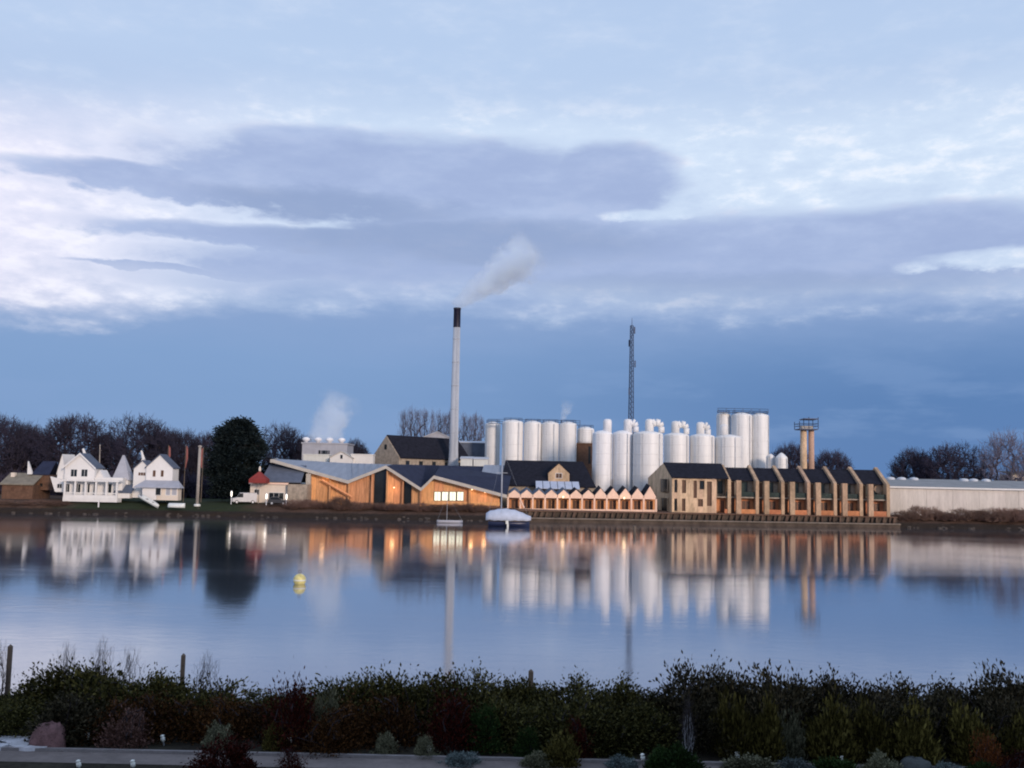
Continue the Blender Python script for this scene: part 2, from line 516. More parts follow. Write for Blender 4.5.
def bank_material():
    m = bpy.data.materials.new('far_bank_ground'); m.use_nodes = True
    nt = m.node_tree; b = nt.nodes['Principled BSDF']
    t = nt.nodes.new('ShaderNodeTexCoord'); s_ = nt.nodes.new('ShaderNodeSeparateXYZ')
    nt.links.new(t.outputs['Object'], s_.inputs[0]); v = S(nt, t.outputs['Object'])
    x, z = S(nt, s_.outputs[0]), S(nt, s_.outputs[2])
    n = noise(nt, v, 0.35, 5, 0.6)
    n2 = noise(nt, v, 2.5, 4, 0.6)
    grass = mixc(nt, n2, (0.016, 0.023, 0.012), (0.036, 0.046, 0.022))
    earth = mixc(nt, n2, (0.045, 0.028, 0.022), (0.11, 0.068, 0.05))
    gx = (x + (n - 0.5) * 10).step(-82.0, -75.0) * (1.0 - (x + (n - 0.5) * 8).step(-50.0, -43.0))
    c = mixc(nt, gx, earth, grass)
    mud = mixc(nt, n2, (0.012, 0.010, 0.010), (0.035, 0.028, 0.024))
    c = mixc(nt, (z + (n2 - 0.5) * 0.5).step(0.7, 1.15), mud, c)
    nt.links.new(c.k, b.inputs['Base Color']); b.inputs['Roughness'].default_value = 0.95
    b.inputs['Specular IOR Level'].default_value = 0.1
    return m


xs = [-4000, -800, -300] + list(np.arange(-140, 141, 2.0)) + [300, 800, 4000]
rows = [(-0.6, -1.5), (0.0, 0.05), (0.5, 0.75), (1.6, 1.15), (5.0, 1.75), (8.5, 2.1), (14, 2.15), (60, 2.2), (200, 2.4), (900, 4), (5000, 6)]
vs = []
for x in xs:
    for k, (dy_, z) in enumerate(rows):
        j = random.uniform(-0.25, 0.25) if 1 <= k <= 4 else 0
        q = random.uniform(-0.12, 0.12) if 2 <= k <= 4 else 0
        vs.append((x, shore_y(max(-300, min(300, x))) + dy_ + j, z + q))
n = len(rows)
fs = [(i * n + j, (i + 1) * n + j, (i + 1) * n + j + 1, i * n + j + 1) for i in range(len(xs) - 1) for j in range(n - 1)]
props(MB().add(vs, fs).build('far_bank_ground', bank_material()), kind='structure')

g_ = np.random.default_rng(17)
m = MB()
for k in range(520):
    x = g_.uniform(-105, 2) if k < 400 else g_.uniform(72, 112)
    d = g_.uniform(-0.3, 2.6); y = shore_y(x) + d
    r = g_.uniform(0.10, 0.42) * (1 if d < 1.4 else 0.7); z = 0.02 + max(0, d) * 0.45
    a = g_.uniform(0, 6.28); vs = []
    for zz, rr in ((-0.5, 0.9), (0.25, 1.0), (0.8, 0.55)):
        for q in range(6):
            b = a + q * math.pi / 3; jj = g_.uniform(0.75, 1.2)
            vs.append((x + r * rr * jj * 1.3 * math.cos(b), y + r * rr * jj * math.sin(b), z + r * zz * 0.8))
    m.add(vs, [(j * 6 + q, j * 6 + (q + 1) % 6, (j + 1) * 6 + (q + 1) % 6, (j + 1) * 6 + q) for j in range(2) for q in range(6)] + [tuple(range(12, 18))])
props(m.build('shore_stones', mat('shore_stone', (0.075, 0.062, 0.054), 0.9, 0.5, 0.8, 0.3)), 'grey stones scattered along the muddy far waterline', 'stones', kind='stuff')

# ------------------------------------------------------------------ quay wall in front of the stone terrace
qx0, qx1 = xof(512, 522, 183), xof(903, 527, 188)
q = thing('quay_wall', 'dark stone quay wall with timber fenders below the stone terrace', 'quay wall', ((qx0 + qx1) / 2, shore_y((qx0 + qx1) / 2), 0))


def qslab(dy0, dy1, z0, z1, name, m):
    y00, y01 = shore_y(qx0), shore_y(qx1)
    MB().slab([(qx0, y00 + dy0, z0), (qx1, y01 + dy0, z0), (qx1, y01 + dy0, z1), (qx0, y00 + dy0, z1)], (0, dy1 - dy0, 0)).build(name, m, q)


qslab(-0.6, 3.0, -1.5, 0.55, 'lower_wall', M_quay)
qslab(-0.95, 2.9, 0.552, 0.78, 'ledge', M_ledge)
qslab(0.8, 7.0, 0.782, 1.84, 'upper_wall', M_quay)
qslab(0.45, 9.0, 1.842, 1.98, 'coping', M_brick)
fm = None
nf = 62
for i in range(nf):
    x = qx0 + (qx1 - qx0) * (i + 0.5) / nf
    y = shore_y(x)
    if fm is None:
        fm = MB().add([(-0.28, -0.3, 0.785), (0.06, -0.3, 0.785), (0.06, 0.3, 0.785), (-0.28, 0.3, 0.785), (-0.05, 0.1, 1.838), (0.28, 0.1, 1.838), (0.28, 0.4, 1.838), (-0.05, 0.4, 1.838)],
                      [(0, 3, 2, 1), (4, 5, 6, 7), (0, 1, 5, 4), (1, 2, 6, 5), (2, 3, 7, 6), (3, 0, 4, 7)]).build('fender', M_fender, None)
        o = fm
    else:
        o = fm.copy(); COL.objects.link(o)
    o.parent = q; o.location = Vector((x + random.uniform(-0.22, 0.22), y + 0.35 + random.uniform(-0.08, 0.08), 0)) - ORIG[q.name]
    o.scale = (random.uniform(0.7, 1.5), 1, 1)


# ------------------------------------------------------------------ buildings: generic bits
def rect(px0, py0, px1, py1, Y):
    c = ((px0 + px1) / 2, (py0 + py1) / 2)
    return xof(px0, c[1], Y), xof(px1, c[1], Y), zof(c[0], py1, Y), zof(c[0], py0, Y)


def window(parent, x0, x1, z0, z1, y, glass=None, frame=None, bars=1, depth=0.12):
    """a framed window standing 5 cm proud of the wall plane y, the pane set back inside the frame"""
    fw = min(0.09, (x1 - x0) * 0.10)
    m = MB()
    yf = y - 0.05
    m.box(x0, x0 + fw, yf, y + depth, z0, z1); m.box(x1 - fw, x1, yf, y + depth, z0, z1)
    m.box(x0 + fw, x1 - fw, yf, y + depth, z0, z0 + fw); m.box(x0 + fw, x1 - fw, yf, y + depth, z1 - fw, z1)
    for b in range(bars):
        xc = x0 + (x1 - x0) * (b + 1) / (bars + 1)
        m.box(xc - fw * 0.3, xc + fw * 0.3, yf + 0.01, y + depth, z0 + fw, z1 - fw)
    o = m.build('window', frame or M_white, parent)
    MB().box(x0 + fw, x1 - fw, y - 0.02, y + depth - 0.01, z0 + fw, z1 - fw).build('pane', glass or M_glass, o)
    return o


def gable_house(m_wall, m_roof, parent, xc, w, y0, y1, z0, ze, zr, over=0.3, names=('wall', 'roof'), th=0.18):
    """gable end towards the river: wall prism and a two-slope roof"""
    MB().prism([(xc - w / 2, z0), (xc + w / 2, z0), (xc + w / 2, ze), (xc, zr), (xc - w / 2, ze)], y0, y1).build(names[0], m_wall, parent)
    sl = (zr - ze) / (w / 2)
    xe, zz = w / 2 + over, ze - over * sl
    for s in (-1, 1):
        o = MB().slab([(xc + s * 0.004, y0 - over, zr + 0.01), (xc + s * xe, y0 - over, zz + 0.01), (xc + s * xe, y1 + over, zz + 0.01), (xc + s * 0.004, y1 + over, zr + 0.01)], (0, 0, th)).build(names[1], m_roof, parent)
    return o


# ------------------------------------------------------------------ left: white houses
def white_house_one():
    Y = 182.0
    g = zof(85, 498, Y)
    t = thing('white_house', 'white gabled house with two upper windows and a railed veranda, left of the pair', 'house', (xof(80, 498, Y), Y, g))
    x0, x1, _, ze = rect(64, 467, 94, 498, Y)
    zr = zof(79, 454, Y)
    rf = gable_house(M_white, M_bluegrey, t, (x0 + x1) / 2, x1 - x0, Y, Y + 3.6, g, ze, zr)
    # pale bargeboards
    xc = (x0 + x1) / 2
    for s in (-1, 1):
        MB().slab([(xc, Y - 0.42, zr - 0.12), (xc + s * ((x1 - x0) / 2 + 0.3), Y - 0.42, ze - 0.42), (xc + s * ((x1 - x0) / 2 + 0.3), Y - 0.42, ze - 0.12), (xc, Y - 0.42, zr + 0.2)], (0, 0.1, 0)).build('bargeboard', M_white, t)
    for a, c in ((70.5, 77.5), (81, 88)):
        u0, u1, z0, z1 = rect(a, 469, c, 477, Y); window(t, u0, u1, z0, z1, Y)
    # left cross wing, a steep pale gable
    a0, a1, _, zz = rect(55, 472, 63, 498, Y + 1)
    gable_house(M_white, M_white, t, (a0 + a1) / 2 + 0.3, a1 - a0, Y + 1.0, Y + 6, g + 0.9, zz, zof(59, 455, Y), over=0.12, names=('side_gable', 'side_roof'))
    # veranda along the ground floor
    v0, v1, vz0, vz1 = rect(50, 480, 119, 498, Y - 2)
    p = MB().box(v0 + 2.0, v1, Y - 2.2, Y - 0.02, vz1 - 0.25, vz1).build('veranda_roof', M_white, t)
    MB().box(v0 + 2.4, v1 - 0.2, Y - 2.1, Y - 0.03, g - 0.6, g + 0.12).build('veranda_deck', M_white, t)
    for k in range(6):
        x = v0 + 2.6 + (v1 - v0 - 3.0) * k / 5
        MB().box(x - 0.16, x + 0.16, Y - 2.05, Y - 1.75, g + 0.125, vz1 - 0.252).build('post', M_white, t)
    MB().box(v0 + 2.6, v1 - 0.4, Y - 2.0, Y - 1.9, g + 0.9, g + 1.05).build('rail', M_white, t)
    MB().box(v0 + 2.6, v1 - 0.4, Y - 1.98, Y - 1.92, g + 0.13, g + 0.62).build('rail_panel', M_white, t)
    # ground-floor wall of the right wing
    MB().box(x1 + 0.02, v1 - 0.3, Y + 0.3, Y + 6, g, vz1 + 0.5).build('wing_wall', M_white, t)
    for a, c in ((75, 81), (87.5, 90), (94, 98), (108, 112), (64.8, 70)):
        yy = Y if a < 93 else Y + 0.3
        u0, u1, z0, z1 = rect(a, 483, c, 492, yy); window(t, u0, u1, z0 - 0.2, z1 - 0.1, yy, bars=0 if c - a < 5 else 1)
    # small dormer gable on the wing, railing on the flat roof
    d0, d1, dz0, dz1 = rect(98, 474, 106, 480, Y + 2)
    gable_house(M_white, M_white, t, (d0 + d1) / 2, d1 - d0, Y + 1, Y + 4, dz0, dz0 + 0.4, zof(101, 471, Y + 2), over=0.1, names=('dormer', 'dormer_roof'))
    # left low lean-to
    l0, l1, lz0, lz1 = rect(49, 476, 64, 490, Y + 0.5)
    MB().prism([(l0 + 1.2, g + 1.0), (l1, g + 1.0), (l1, lz1 - 0.7), (l0 + 0.2, lz1 - 0.1)], Y + 0.4, Y + 0.95).build('lean_to', M_white, t)
    window(t, l0 + 1.5, l1 - 0.2, g + 1.6, g + 2.5, Y + 0.4)
    # chimney with a leaning cowl
    c = at(84.5, 456, Y + 4)
    ch = MB().box(c.x - 0.35, c.x + 0.35, c.y - 0.35, c.y + 0.35, c.z - 2.2, c.z + 0.4).build('chimney', M_white, t)
    MB().tube((c.x, c.y, c.z + 0.4), (c.x - 0.35, c.y, c.z + 1.35), 0.28, 0.2).build('cowl', M_white, ch)


def white_house_two():
    Y = 183.0
    g = zof(155, 498, Y)
    t = thing('white_house', 'white twin-gabled house with a hipped grey porch, right of the pair', 'house', (xof(155, 498, Y), Y, g))
    for (a, c, pe, pr, px, sh) in ((133, 150, 469, 461, 141, 0.0), (146.5, 173, 467.5, 455, 158, -0.5)):
        x0, x1, _, ze = rect(a, pe, c, 498, Y)
        gable_house(M_white, M_bluegrey, t, (x0 + x1) / 2, x1 - x0, Y + sh, Y + 3.4 + sh, g, ze, zof(px, pr, Y), over=0.2, names=('gable_wall', 'roof'))
    for a, c in ((153.5, 157), (161.5, 165)):
        u0, u1, z0, z1 = rect(a, 470, c, 477, Y); window(t, u0, u1, z0, z1, Y - 0.5, glass=M_brownwin, bars=0)
    u0, u1, z0, z1 = rect(138, 472, 146, 476, Y); window(t, u0, u1, z0, z1, Y, glass=M_brownwin, bars=2)
    # porch
    p0, p1, pz0, pz1 = rect(137, 482, 179, 498, Y - 2)
    zt = zof(158, 481, Y - 2)
    MB().add([(p0 - 0.2, Y - 3.2, pz1 - 0.9), (p1 + 0.5, Y - 3.2, pz1 - 0.9), (p1 - 0.6, Y - 0.52, zt + 0.1), (p0 + 0.8, Y - 0.52, zt + 0.1),
              (p0 - 0.2, Y - 3.2, pz1 - 1.05), (p1 + 0.5, Y - 3.2, pz1 - 1.05), (p1 + 0.5, Y - 0.53, pz1 - 1.05), (p0 - 0.2, Y - 0.53, pz1 - 1.05)],
             [(0, 1, 2, 3), (0, 4, 5, 1), (4, 7, 6, 5), (1, 5, 6, 2), (0, 3, 7, 4), (3, 2, 6, 7)]).build('porch_roof', M_grey, t)
    MB().box(p0 + 1.2, p1 - 3.8, Y - 2.6, Y - 0.55, g - 0.3, pz1 - 1.06).build('porch_wall', M_white, t)
    MB().box(p1 - 3.75, p1, Y - 2.4, Y - 0.56, g - 0.3, pz1 - 1.06).build('bay', M_cream, t)
    for a, c, y_ in ((155.5, 161.5, Y - 2.6), (165.5, 170.5, Y - 2.4), (171.5, 177, Y - 2.4)):
        u0, u1, z0, z1 = rect(a, 486, c, 495.5, Y - 2.5); window(t, u0, u1, z0, z1, y_, bars=0, glass=M_grey if a > 165 else M_glass)
    c = at(143.5, 461, Y + 3)
    ch = MB().box(c.x - 0.3, c.x + 0.3, c.y - 0.3, c.y + 0.3, c.z - 1.5, c.z + 0.3).build('chimney', M_white, t)
    MB().tube((c.x, c.y, c.z + 0.3), (c.x - 0.5, c.y, c.z + 1.9), 0.3, 0.16).build('cowl', M_white, ch)


white_house_one()
white_house_two()

# tall white steep-roofed outbuilding between the two houses
Y = 184.0
a, b, z0, z1 = rect(112, 484, 129, 498, Y)
xc = (a + b) / 2 - 0.2
t = thing('steep_roofed_outbuilding', 'narrow pale outbuilding with a very steep pointed roof between the white houses', 'outbuilding', (xc, Y, z0))
zt = zof(118.5, 455, Y)
MB().box(xc - 1.3, xc + 1.5, Y, Y + 2.6, z0, z1 + 0.7).build('wall', M_white, t)
MB().add([(xc - 1.5, Y - 0.2, z1 + 0.7), (xc + 1.8, Y - 0.2, z1 + 0.7), (xc + 1.8, Y + 2.8, z1 + 0.7), (xc - 1.5, Y + 2.8, z1 + 0.7), (xc - 0.2, Y + 1.1, zt), (xc + 0.1, Y + 1.1, zt), (xc + 0.1, Y + 1.4, zt), (xc - 0.2, Y + 1.4, zt)],
         [(0, 1, 5, 4), (1, 2, 6, 5), (2, 3, 7, 6), (3, 0, 4, 7), (4, 5, 6, 7), (3, 2, 1, 0)]).build('roof', M_grey, t)
# low white sheds with slanting roof next to it
a, b, z0, z1 = rect(117, 489, 134, 498, Y - 1)
t = thing('low_shed', 'low white lean-to shed with a dark slanting roof between the white houses', 'shed', ((a + b) / 2, Y - 1, z0))
MB().box(a, b - 0.4, Y - 2, Y - 0.2, z0, z0 + 0.9).build('wall', M_white, t)
MB().slab([(a - 0.2, Y - 2.2, z0 + 0.91), (b, Y - 2.2, z0 + 0.91), (b, Y - 0.1, z0 + 2.3), (a - 0.2, Y - 0.1, z0 + 2.3)], (0, 0, 0.12)).build('roof', M_bluegrey, t)

# brown boathouse far left and its neighbour
Y = 184.0
a, b, z0, z1 = rect(2, 474, 33, 497, Y)
t = thing('brown_boathouse', 'brown brick boathouse with a lichen-grey roof at the far left', 'boathouse', ((a + b) / 2, Y, z0))
ze = zof(17, 485, Y)
MB().box(a, b, Y, Y + 7, z0 - 0.5, ze).build('wall', M_brick, t)
MB().slab([(a - 0.3, Y - 0.4, ze + 0.005), (b + 0.3, Y - 0.4, ze + 0.005), (b + 0.3, Y + 3.5, z1), (a - 0.3, Y + 3.5, z1)], (0, 0, 0.2)).build('roof', M_oliveroof, t)
MB().slab([(a - 0.3, Y + 3.51, z1), (b + 0.3, Y + 3.51, z1), (b + 0.3, Y + 7.4, ze), (a - 0.3, Y + 7.4, ze)], (0, 0, 0.2)).build('roof', M_oliveroof, t)
for u in (10.5, 22):
    u0, u1, w0, w1 = rect(u, 487, u + 4, 491, Y); window(t, u0, u1, w0, w1, Y, glass=M_brownwin, frame=M_brick, bars=0)
c = at(12.5, 478, Y + 2)
MB().box(c.x - 0.35, c.x + 0.35, c.y, c.y + 0.7, c.z - 1, c.z + 1.0).build('chimney', M_cream, t)
a, b, z0, z1 = rect(33.5, 462, 49, 490, Y + 3)
t = thing('small_blue_roofed_house', 'small brown house with a navy roof and white gable strip beside the boathouse', 'house', ((a + b) / 2, Y + 3, z0))
ze = zof(41, 475, Y + 3)
MB().box(a, b, Y + 3, Y + 9, z0, ze).build('wall', M_brick, t)
MB().slab([(a - 0.2, Y + 2.7, ze + 0.005), (b + 0.2, Y + 2.7, ze + 0.005), (b - 0.2, Y + 6, z1), (a + 0.2, Y + 6, z1)], (0, 0, 0.2)).build('roof', M_navy, t)
MB().slab([(a + 0.2, Y + 6.01, z1), (b - 0.2, Y + 6.01, z1), (b + 0.2, Y + 9.3, ze), (a - 0.2, Y + 9.3, ze)], (0, 0, 0.2)).build('roof', M_navy, t)
MB().prism([(a - 0.9, ze + 0.1), (a - 0.05, ze + 0.1), (a - 0.2, ze + 0.7), (a - 0.95, z1 + 0.1)], Y + 2.4, Y + 2.9).build('gable_strip', M_white, t)
u0, u1, w0, w1 = rect(39.5, 483, 43, 487, Y + 3); window(t, u0, u1, w0, w1, Y + 3, glass=M_glass, frame=M_brick, bars=0)

# ------------------------------------------------------------------ flagpoles and the tall pole
c = at(100, 476, 186); tp = at(100, 446, 186)
t = thing('flagpole', 'thin pale flagpole behind the veranda of the left white house', 'flagpole', (c.x, 186, 2.1))
MB().tube((c.x, 186, 2.1), (tp.x, 186, tp.z), 0.14, 0.08).build('pole', M_pole, t)
MB().lathe(tp.x, 186, [(0.02, tp.z), (0.14, tp.z + 0.08), (0.14, tp.z + 0.2), (0.02, tp.z + 0.28)], 8).build('finial', M_pole, t, True)


def flag_pole(px, ptop, pbot, Y, label, side):
    b = at(px, 500, Y); tp = at(px, ptop, Y); fb = at(px, pbot, Y)
    t = thing('flagpole', label, 'flagpole', (tp.x, Y, 2.1), 'poles with hanging flags')
    MB().tube((tp.x, Y, 2.1), (tp.x, Y, tp.z + 0.2), 0.09, 0.06).build('pole', M_post, t)
    m = MB(); n = 9
    ring_ = []
    for i in range(n):
        z = tp.z + (fb.z - tp.z) * i / (n - 1)
        wv = 0.22 + 0.32 * math.sin(math.pi * min(1, i / (n - 1) * 0.9 + 0.1))
        ring_.append((z, wv, 0.12 * math.sin(i * 1.7)))
    vs = []
    for z, wv, o_ in ring_:
        for u, vv in ((0.06, 0.05), (0.5 * wv, 0.16 + o_), (wv, -0.05 + o_), (0.55 * wv, -0.2 + o_)):
            vs.append((tp.x + side * u, Y - 0.1 + vv, z))
    fs = []
    for i in range(n - 1):
        for j in range(4):
            fs.append((i * 4 + j, i * 4 + (j + 1) % 4, (i + 1) * 4 + (j + 1) % 4, (i + 1) * 4 + j))
    m.add(vs, fs + [(0, 1, 2, 3), ((n - 1) * 4 + 3, (n - 1) * 4 + 2, (n - 1) * 4 + 1, (n - 1) * 4)])
    m.build('flag', M_flag, t, True)


flag_pole(168.5, 446, 463, 187, 'pole with a faded pink hanging flag right behind the twin-gabled white house', 1)
flag_pole(186, 446, 468, 187, 'pole with a faded pink hanging flag between the tall pale pole and the twin-gabled house', 1)
flag_pole(203.5, 448, 468, 187, 'pole with a pink hanging flag just behind the tall pale pole', -1)
tp, b = at(200, 447, 181), at(197, 507, 181)
t = thing('tall_pale_pole', 'tall thick pale pole standing on the grass left of the dark evergreen', 'pole', (tp.x, 181, 1.6))
MB().tube((tp.x, 181, 1.6), (tp.x, 181, tp.z), 0.30, 0.24, 12).build('shaft', M_pole, t, True)
MB().lathe(tp.x, 181, [(0.32, tp.z), (0.36, tp.z + 0.05), (0.36, tp.z + 0.2), (0.1, tp.z + 0.3)], 12).build('cap', M_pole, t, True)
MB().lathe(tp.x, 181, [(0.6, 1.55), (0.6, 1.9), (0.4, 2.0)], 12).build('footing', M_boat, t, True)


# ------------------------------------------------------------------ dinghies on the lawn
def dinghy(name, label, loc, length, beam, height, rz, m, tilt=0.0, up=False, group=None):
    t = thing(name, label, 'boat', loc, group, rz, local=True)
    t.rotation_euler = (math.pi if up else 0, tilt, rz)
    n = 10; vs = []; fs = []
    for i in range(n):
        u = i / (n - 1)
        w_ = beam / 2 * (math.sin(math.pi * min(1, 0.30 + 0.70 * u)) ** 0.6 if u > 0 else 0.80)
        w_ = max(w_, 0.03)
        sh = 0.12 * abs(u - 0.3) * height
        for a, zz in ((1, 1 + sh), (0.95, 0.55), (0.55, 0.12), (0, 0), (-0.55, 0.12), (-0.95, 0.55), (-1, 1 + sh), (-0.86, 1 + sh), (-0.8, 0.35), (0, 0.18), (0.8, 0.35), (0.86, 1 + sh)):
            vs.append(((u - 0.5) * length, a * w_, zz * height))
    k = 12
    for i in range(n - 1):
        for j in range(k): fs.append((i * k + j, i * k + (j + 1) % k, (i + 1) * k + (j + 1) % k, (i + 1) * k + j))
    fs.append(tuple(range(k - 1, -1, -1))); fs.append(tuple(range((n - 1) * k, n * k)))
    MB().add(vs, fs).build('hull', m, t, True)
    for u in (-0.18, 0.12):
        MB().box(u * length - 0.12, u * length + 0.12, -beam * 0.38, beam * 0.38, height * 0.62, height * 0.7).build('thwart', M_post, t)
    return t


c = at(148.5, 502, 178.5)
dinghy('dinghy', 'white dinghy lying tilted down the lawn below the twin-gabled house', (c.x, 178.5, c.z - 0.2), 4.4, 1.5, 0.62, R(-18), M_boat, tilt=R(24))
c = at(177, 506.5, 176.8)
dinghy('dinghy', 'upturned white dinghy on the grass edge left of the tall pale pole', (c.x, 176.8, c.z + 0.6), 2.9, 1.5, 0.75, R(-6), M_boat, up=True)
c = at(98.5, 506, 177)
t = thing('marker_post', 'short white marker post on the lawn below the left white house', 'post', (c.x, 177, c.z - 0.2))
MB().box(c.x - 0.09, c.x + 0.09, 176.9, 177.1, c.z - 0.2, c.z + 1.0).build('shaft', M_white, t)
MB().box(c.x - 0.12, c.x + 0.12, 176.87, 177.13, c.z + 1.0, c.z + 1.1).build('cap', M_white, t)


# ------------------------------------------------------------------ cars and bollard lamps by the cream bungalow
def car(label, loc, rz, m, L=4.2, W=1.75, H=1.5, van=False):
    t = thing('parked_van' if van else 'parked_car', label, 'van' if van else 'car', loc, None, rz, local=True)
    if van:
        prof = [(-L / 2, 0.3), (L / 2, 0.3), (L / 2 + 0.02, 0.95), (L / 2 - 0.7, 1.1), (L / 2 - 1.3, H), (-L / 2, H)]
    else:
        prof = [(-L / 2, 0.3), (L / 2, 0.3), (L / 2, 0.75), (L / 2 - 1.1, 0.92), (L / 2 - 1.8, H), (-L / 2 + 0.6, H), (-L / 2 + 0.05, 0.95)]
    b = MB().prism(prof, -W / 2, W / 2).build('body', m, t)
    bv = b.modifiers.new('bevel', 'BEVEL'); bv.width = 0.08; bv.segments = 2
    if van:
        wp = [(L / 2 - 0.75, 1.14), (L / 2 - 1.25, H - 0.12), (L / 2 - 1.9, H - 0.12), (L / 2 - 1.9, 1.14)]
    else:
        wp = [(L / 2 - 1.25, 0.98), (L / 2 - 1.85, H - 0.1), (-L / 2 + 0.7, H - 0.1), (-L / 2 + 0.3, 0.98)]
    for s in (-1, 1):
        y0 = s * (W / 2 + 0.012)
        MB().prism(wp, min(y0, s * W / 2 * 0.9), max(y0, s * W / 2 * 0.9)).build('side_window', M_glass, t)
    x0 = L / 2 - (0.7 if van else 1.1)
    x1 = L / 2 - (1.3 if van else 1.8)
    za, zb = (1.1, H) if van else (0.92, H)
    d = Vector((x1 - x0, 0, zb - za)); nrm = Vector((zb - za, 0, x0 - x1)).normalized()
    p0, p1 = Vector((x0, 0, za)) + d * 0.1 + nrm * 0.01, Vector((x0, 0, za)) + d * 0.9 + nrm * 0.01
    MB().slab([(p0.x, -W * 0.42, p0.z), (p0.x, W * 0.42, p0.z), (p1.x, W * 0.4, p1.z), (p1.x, -W * 0.4, p1.z)], -nrm * 0.03).build('windscreen', M_glass, t)
    for x in (-L / 2 + 0.75, L / 2 - 0.8):
        for s in (-1, 1):
            w_ = MB().tube((x, s * (W / 2 - 0.18), 0.32), (x, s * (W / 2 + 0.02), 0.32), 0.32, n=14).build('wheel', M_rubber, t)
            MB().tube((x, s * (W / 2 - 0.1), 0.32), (x, s * (W / 2 + 0.035), 0.32), 0.19, n=10).build('rim', M_alu, w_)
    for s in (-1, 1):
        MB().box(L / 2 - 0.05, L / 2 + 0.03, s * W * 0.36 - 0.16, s * W * 0.36 + 0.16, 0.62, 0.78).build('headlight', M_boat, t)
        MB().box(-L / 2 - 0.03, -L / 2 + 0.05, s * W * 0.40 - 0.09, s * W * 0.40 + 0.09, 0.65, 0.85).build('tail_light', M_red, t)
    return t


def bollard(px, py, Y, label, z0=2.0):
    c = at(px, py, Y)
    t = thing('bollard_lamp', label, 'lamp', (c.x, Y, z0), 'lit lamps by the cream bungalow')
    MB().tube((c.x, Y, z0), (c.x, Y, c.z - 0.45), 0.09, n=8).build('post', M_alu, t)
    MB().lathe(c.x, Y, [(0.08, c.z - 0.45), (0.14, c.z - 0.35), (0.15, c.z + 0.35), (0.10, c.z + 0.5)], 12).build('bulb', M_lampw, t, True)
    MB().lathe(c.x, Y, [(0.14, c.z + 0.505), (0.18, c.z + 0.56), (0.05, c.z + 0.66)], 10).build('cap', M_alu, t, True)
    lamp_light('lamp_light', (c.x, Y - 0.6, c.z), 7, (1.0, 0.85, 0.66), t)


c = at(243, 497, 185)
car('white van parked beside the lit lamp at the foot of the dark evergreen', (c.x, 186.0, 2.1), R(200), M_carw, L=4.4, W=1.8, H=2.0, van=True)
c = at(277, 500, 183)
car('dark car parked between the two lit lamps before the cream bungalow', (c.x, 184.0, 2.05), R(8), M_card, L=3.6, H=1.45)
bollard(231.5, 494, 183.5, 'lit white lamp on a short post under the dark evergreen')
bollard(266.5, 496.5, 182.5, 'lit white lamp on a short post left of the dark car')
bollard(286.5, 497, 182.5, 'lit white lamp on a short post right of the dark car')

# cream bungalow
Y = 188.0
a, b, z0, z1 = rect(250, 484.5, 308, 502, Y)
t = thing('cream_bungalow', 'low cream bungalow with a blue-grey roof left of the timber hall', 'bungalow', ((a + b) / 2, Y, z0))
MB().box(a, b - 3.6, Y, Y + 7, z0 - 0.2, z1).build('wall', M_cream, t)
MB().box(b - 3.58, b, Y - 1.2, Y + 7, z0 - 0.2, z1 + 0.1).build('porch_wall', M_greystone, t)
ra, rb, _, rz1 = rect(266, 466, 306, 485, Y + 4)
MB().slab([(a - 0.2, Y - 0.4, z1 + 0.005), (b - 3.7, Y - 0.4, z1 + 0.005), (b - 3.7, Y - 0.1, z1 + 0.35), (a - 0.2, Y - 0.1, z1 + 0.35)], (0, 0.3, 0)).build('eaves_band', M_pink, t)
MB().slab([(ra, Y - 0.3, z1 + 0.4), (rb, Y - 0.3, z1 + 0.4), (rb, Y + 4, rz1), (ra + 0.6, Y + 4, rz1)], (0, 0, 0.2)).build('roof', M_bluegrey, t)
MB().slab([(ra + 0.6, Y + 4.01, rz1), (rb, Y + 4.01, rz1), (rb, Y + 8, z1 + 0.4), (ra, Y + 8, z1 + 0.4)], (0, 0, 0.2)).build('roof', M_bluegrey, t)
u0, u1, w0, w1 = rect(268.5, 494, 284, 500, Y); window(t, u0, u1, w0 - 0.5, w1 + 0.3, Y, bars=2)
u0, u1, w0, w1 = rect(254, 489, 260, 495, Y); window(t, u0, u1, w0, w1, Y)

# red canopy
Y = 186.5
a, b, z0, z1 = rect(251, 472, 268, 483, Y)
xc = (a + b) / 2
t = thing('red_parasol', 'red pyramid parasol with a pale finial by the cream bungalow', 'parasol', (xc, Y, 2.1))
MB().tube((xc, Y, 2.1), (xc, Y, z1 + 0.3), 0.07).build('pole', M_pole, t)
MB().add([(a, Y - 1.5, z0), (b, Y - 1.5, z0), (b, Y + 1.4, z0), (a, Y + 1.4, z0), (xc, Y, z1 + 0.2), (a, Y - 1.5, z0 + 0.7), (b, Y - 1.5, z0 + 0.7), (b, Y + 1.4, z0 + 0.7), (a, Y + 1.4, z0 + 0.7)],
         [(0, 1, 6, 5), (1, 2, 7, 6), (2, 3, 8, 7), (3, 0, 5, 8), (5, 6, 4), (6, 7, 4), (7, 8, 4), (8, 5, 4)]).build('canopy', M_red, t)
MB().lathe(xc, Y, [(0.16, z1 + 0.1), (0.26, z1 + 0.4), (0.2, z1 + 0.8), (0.05, z1 + 1.1)], 10).build('finial', M_cream, t, True)


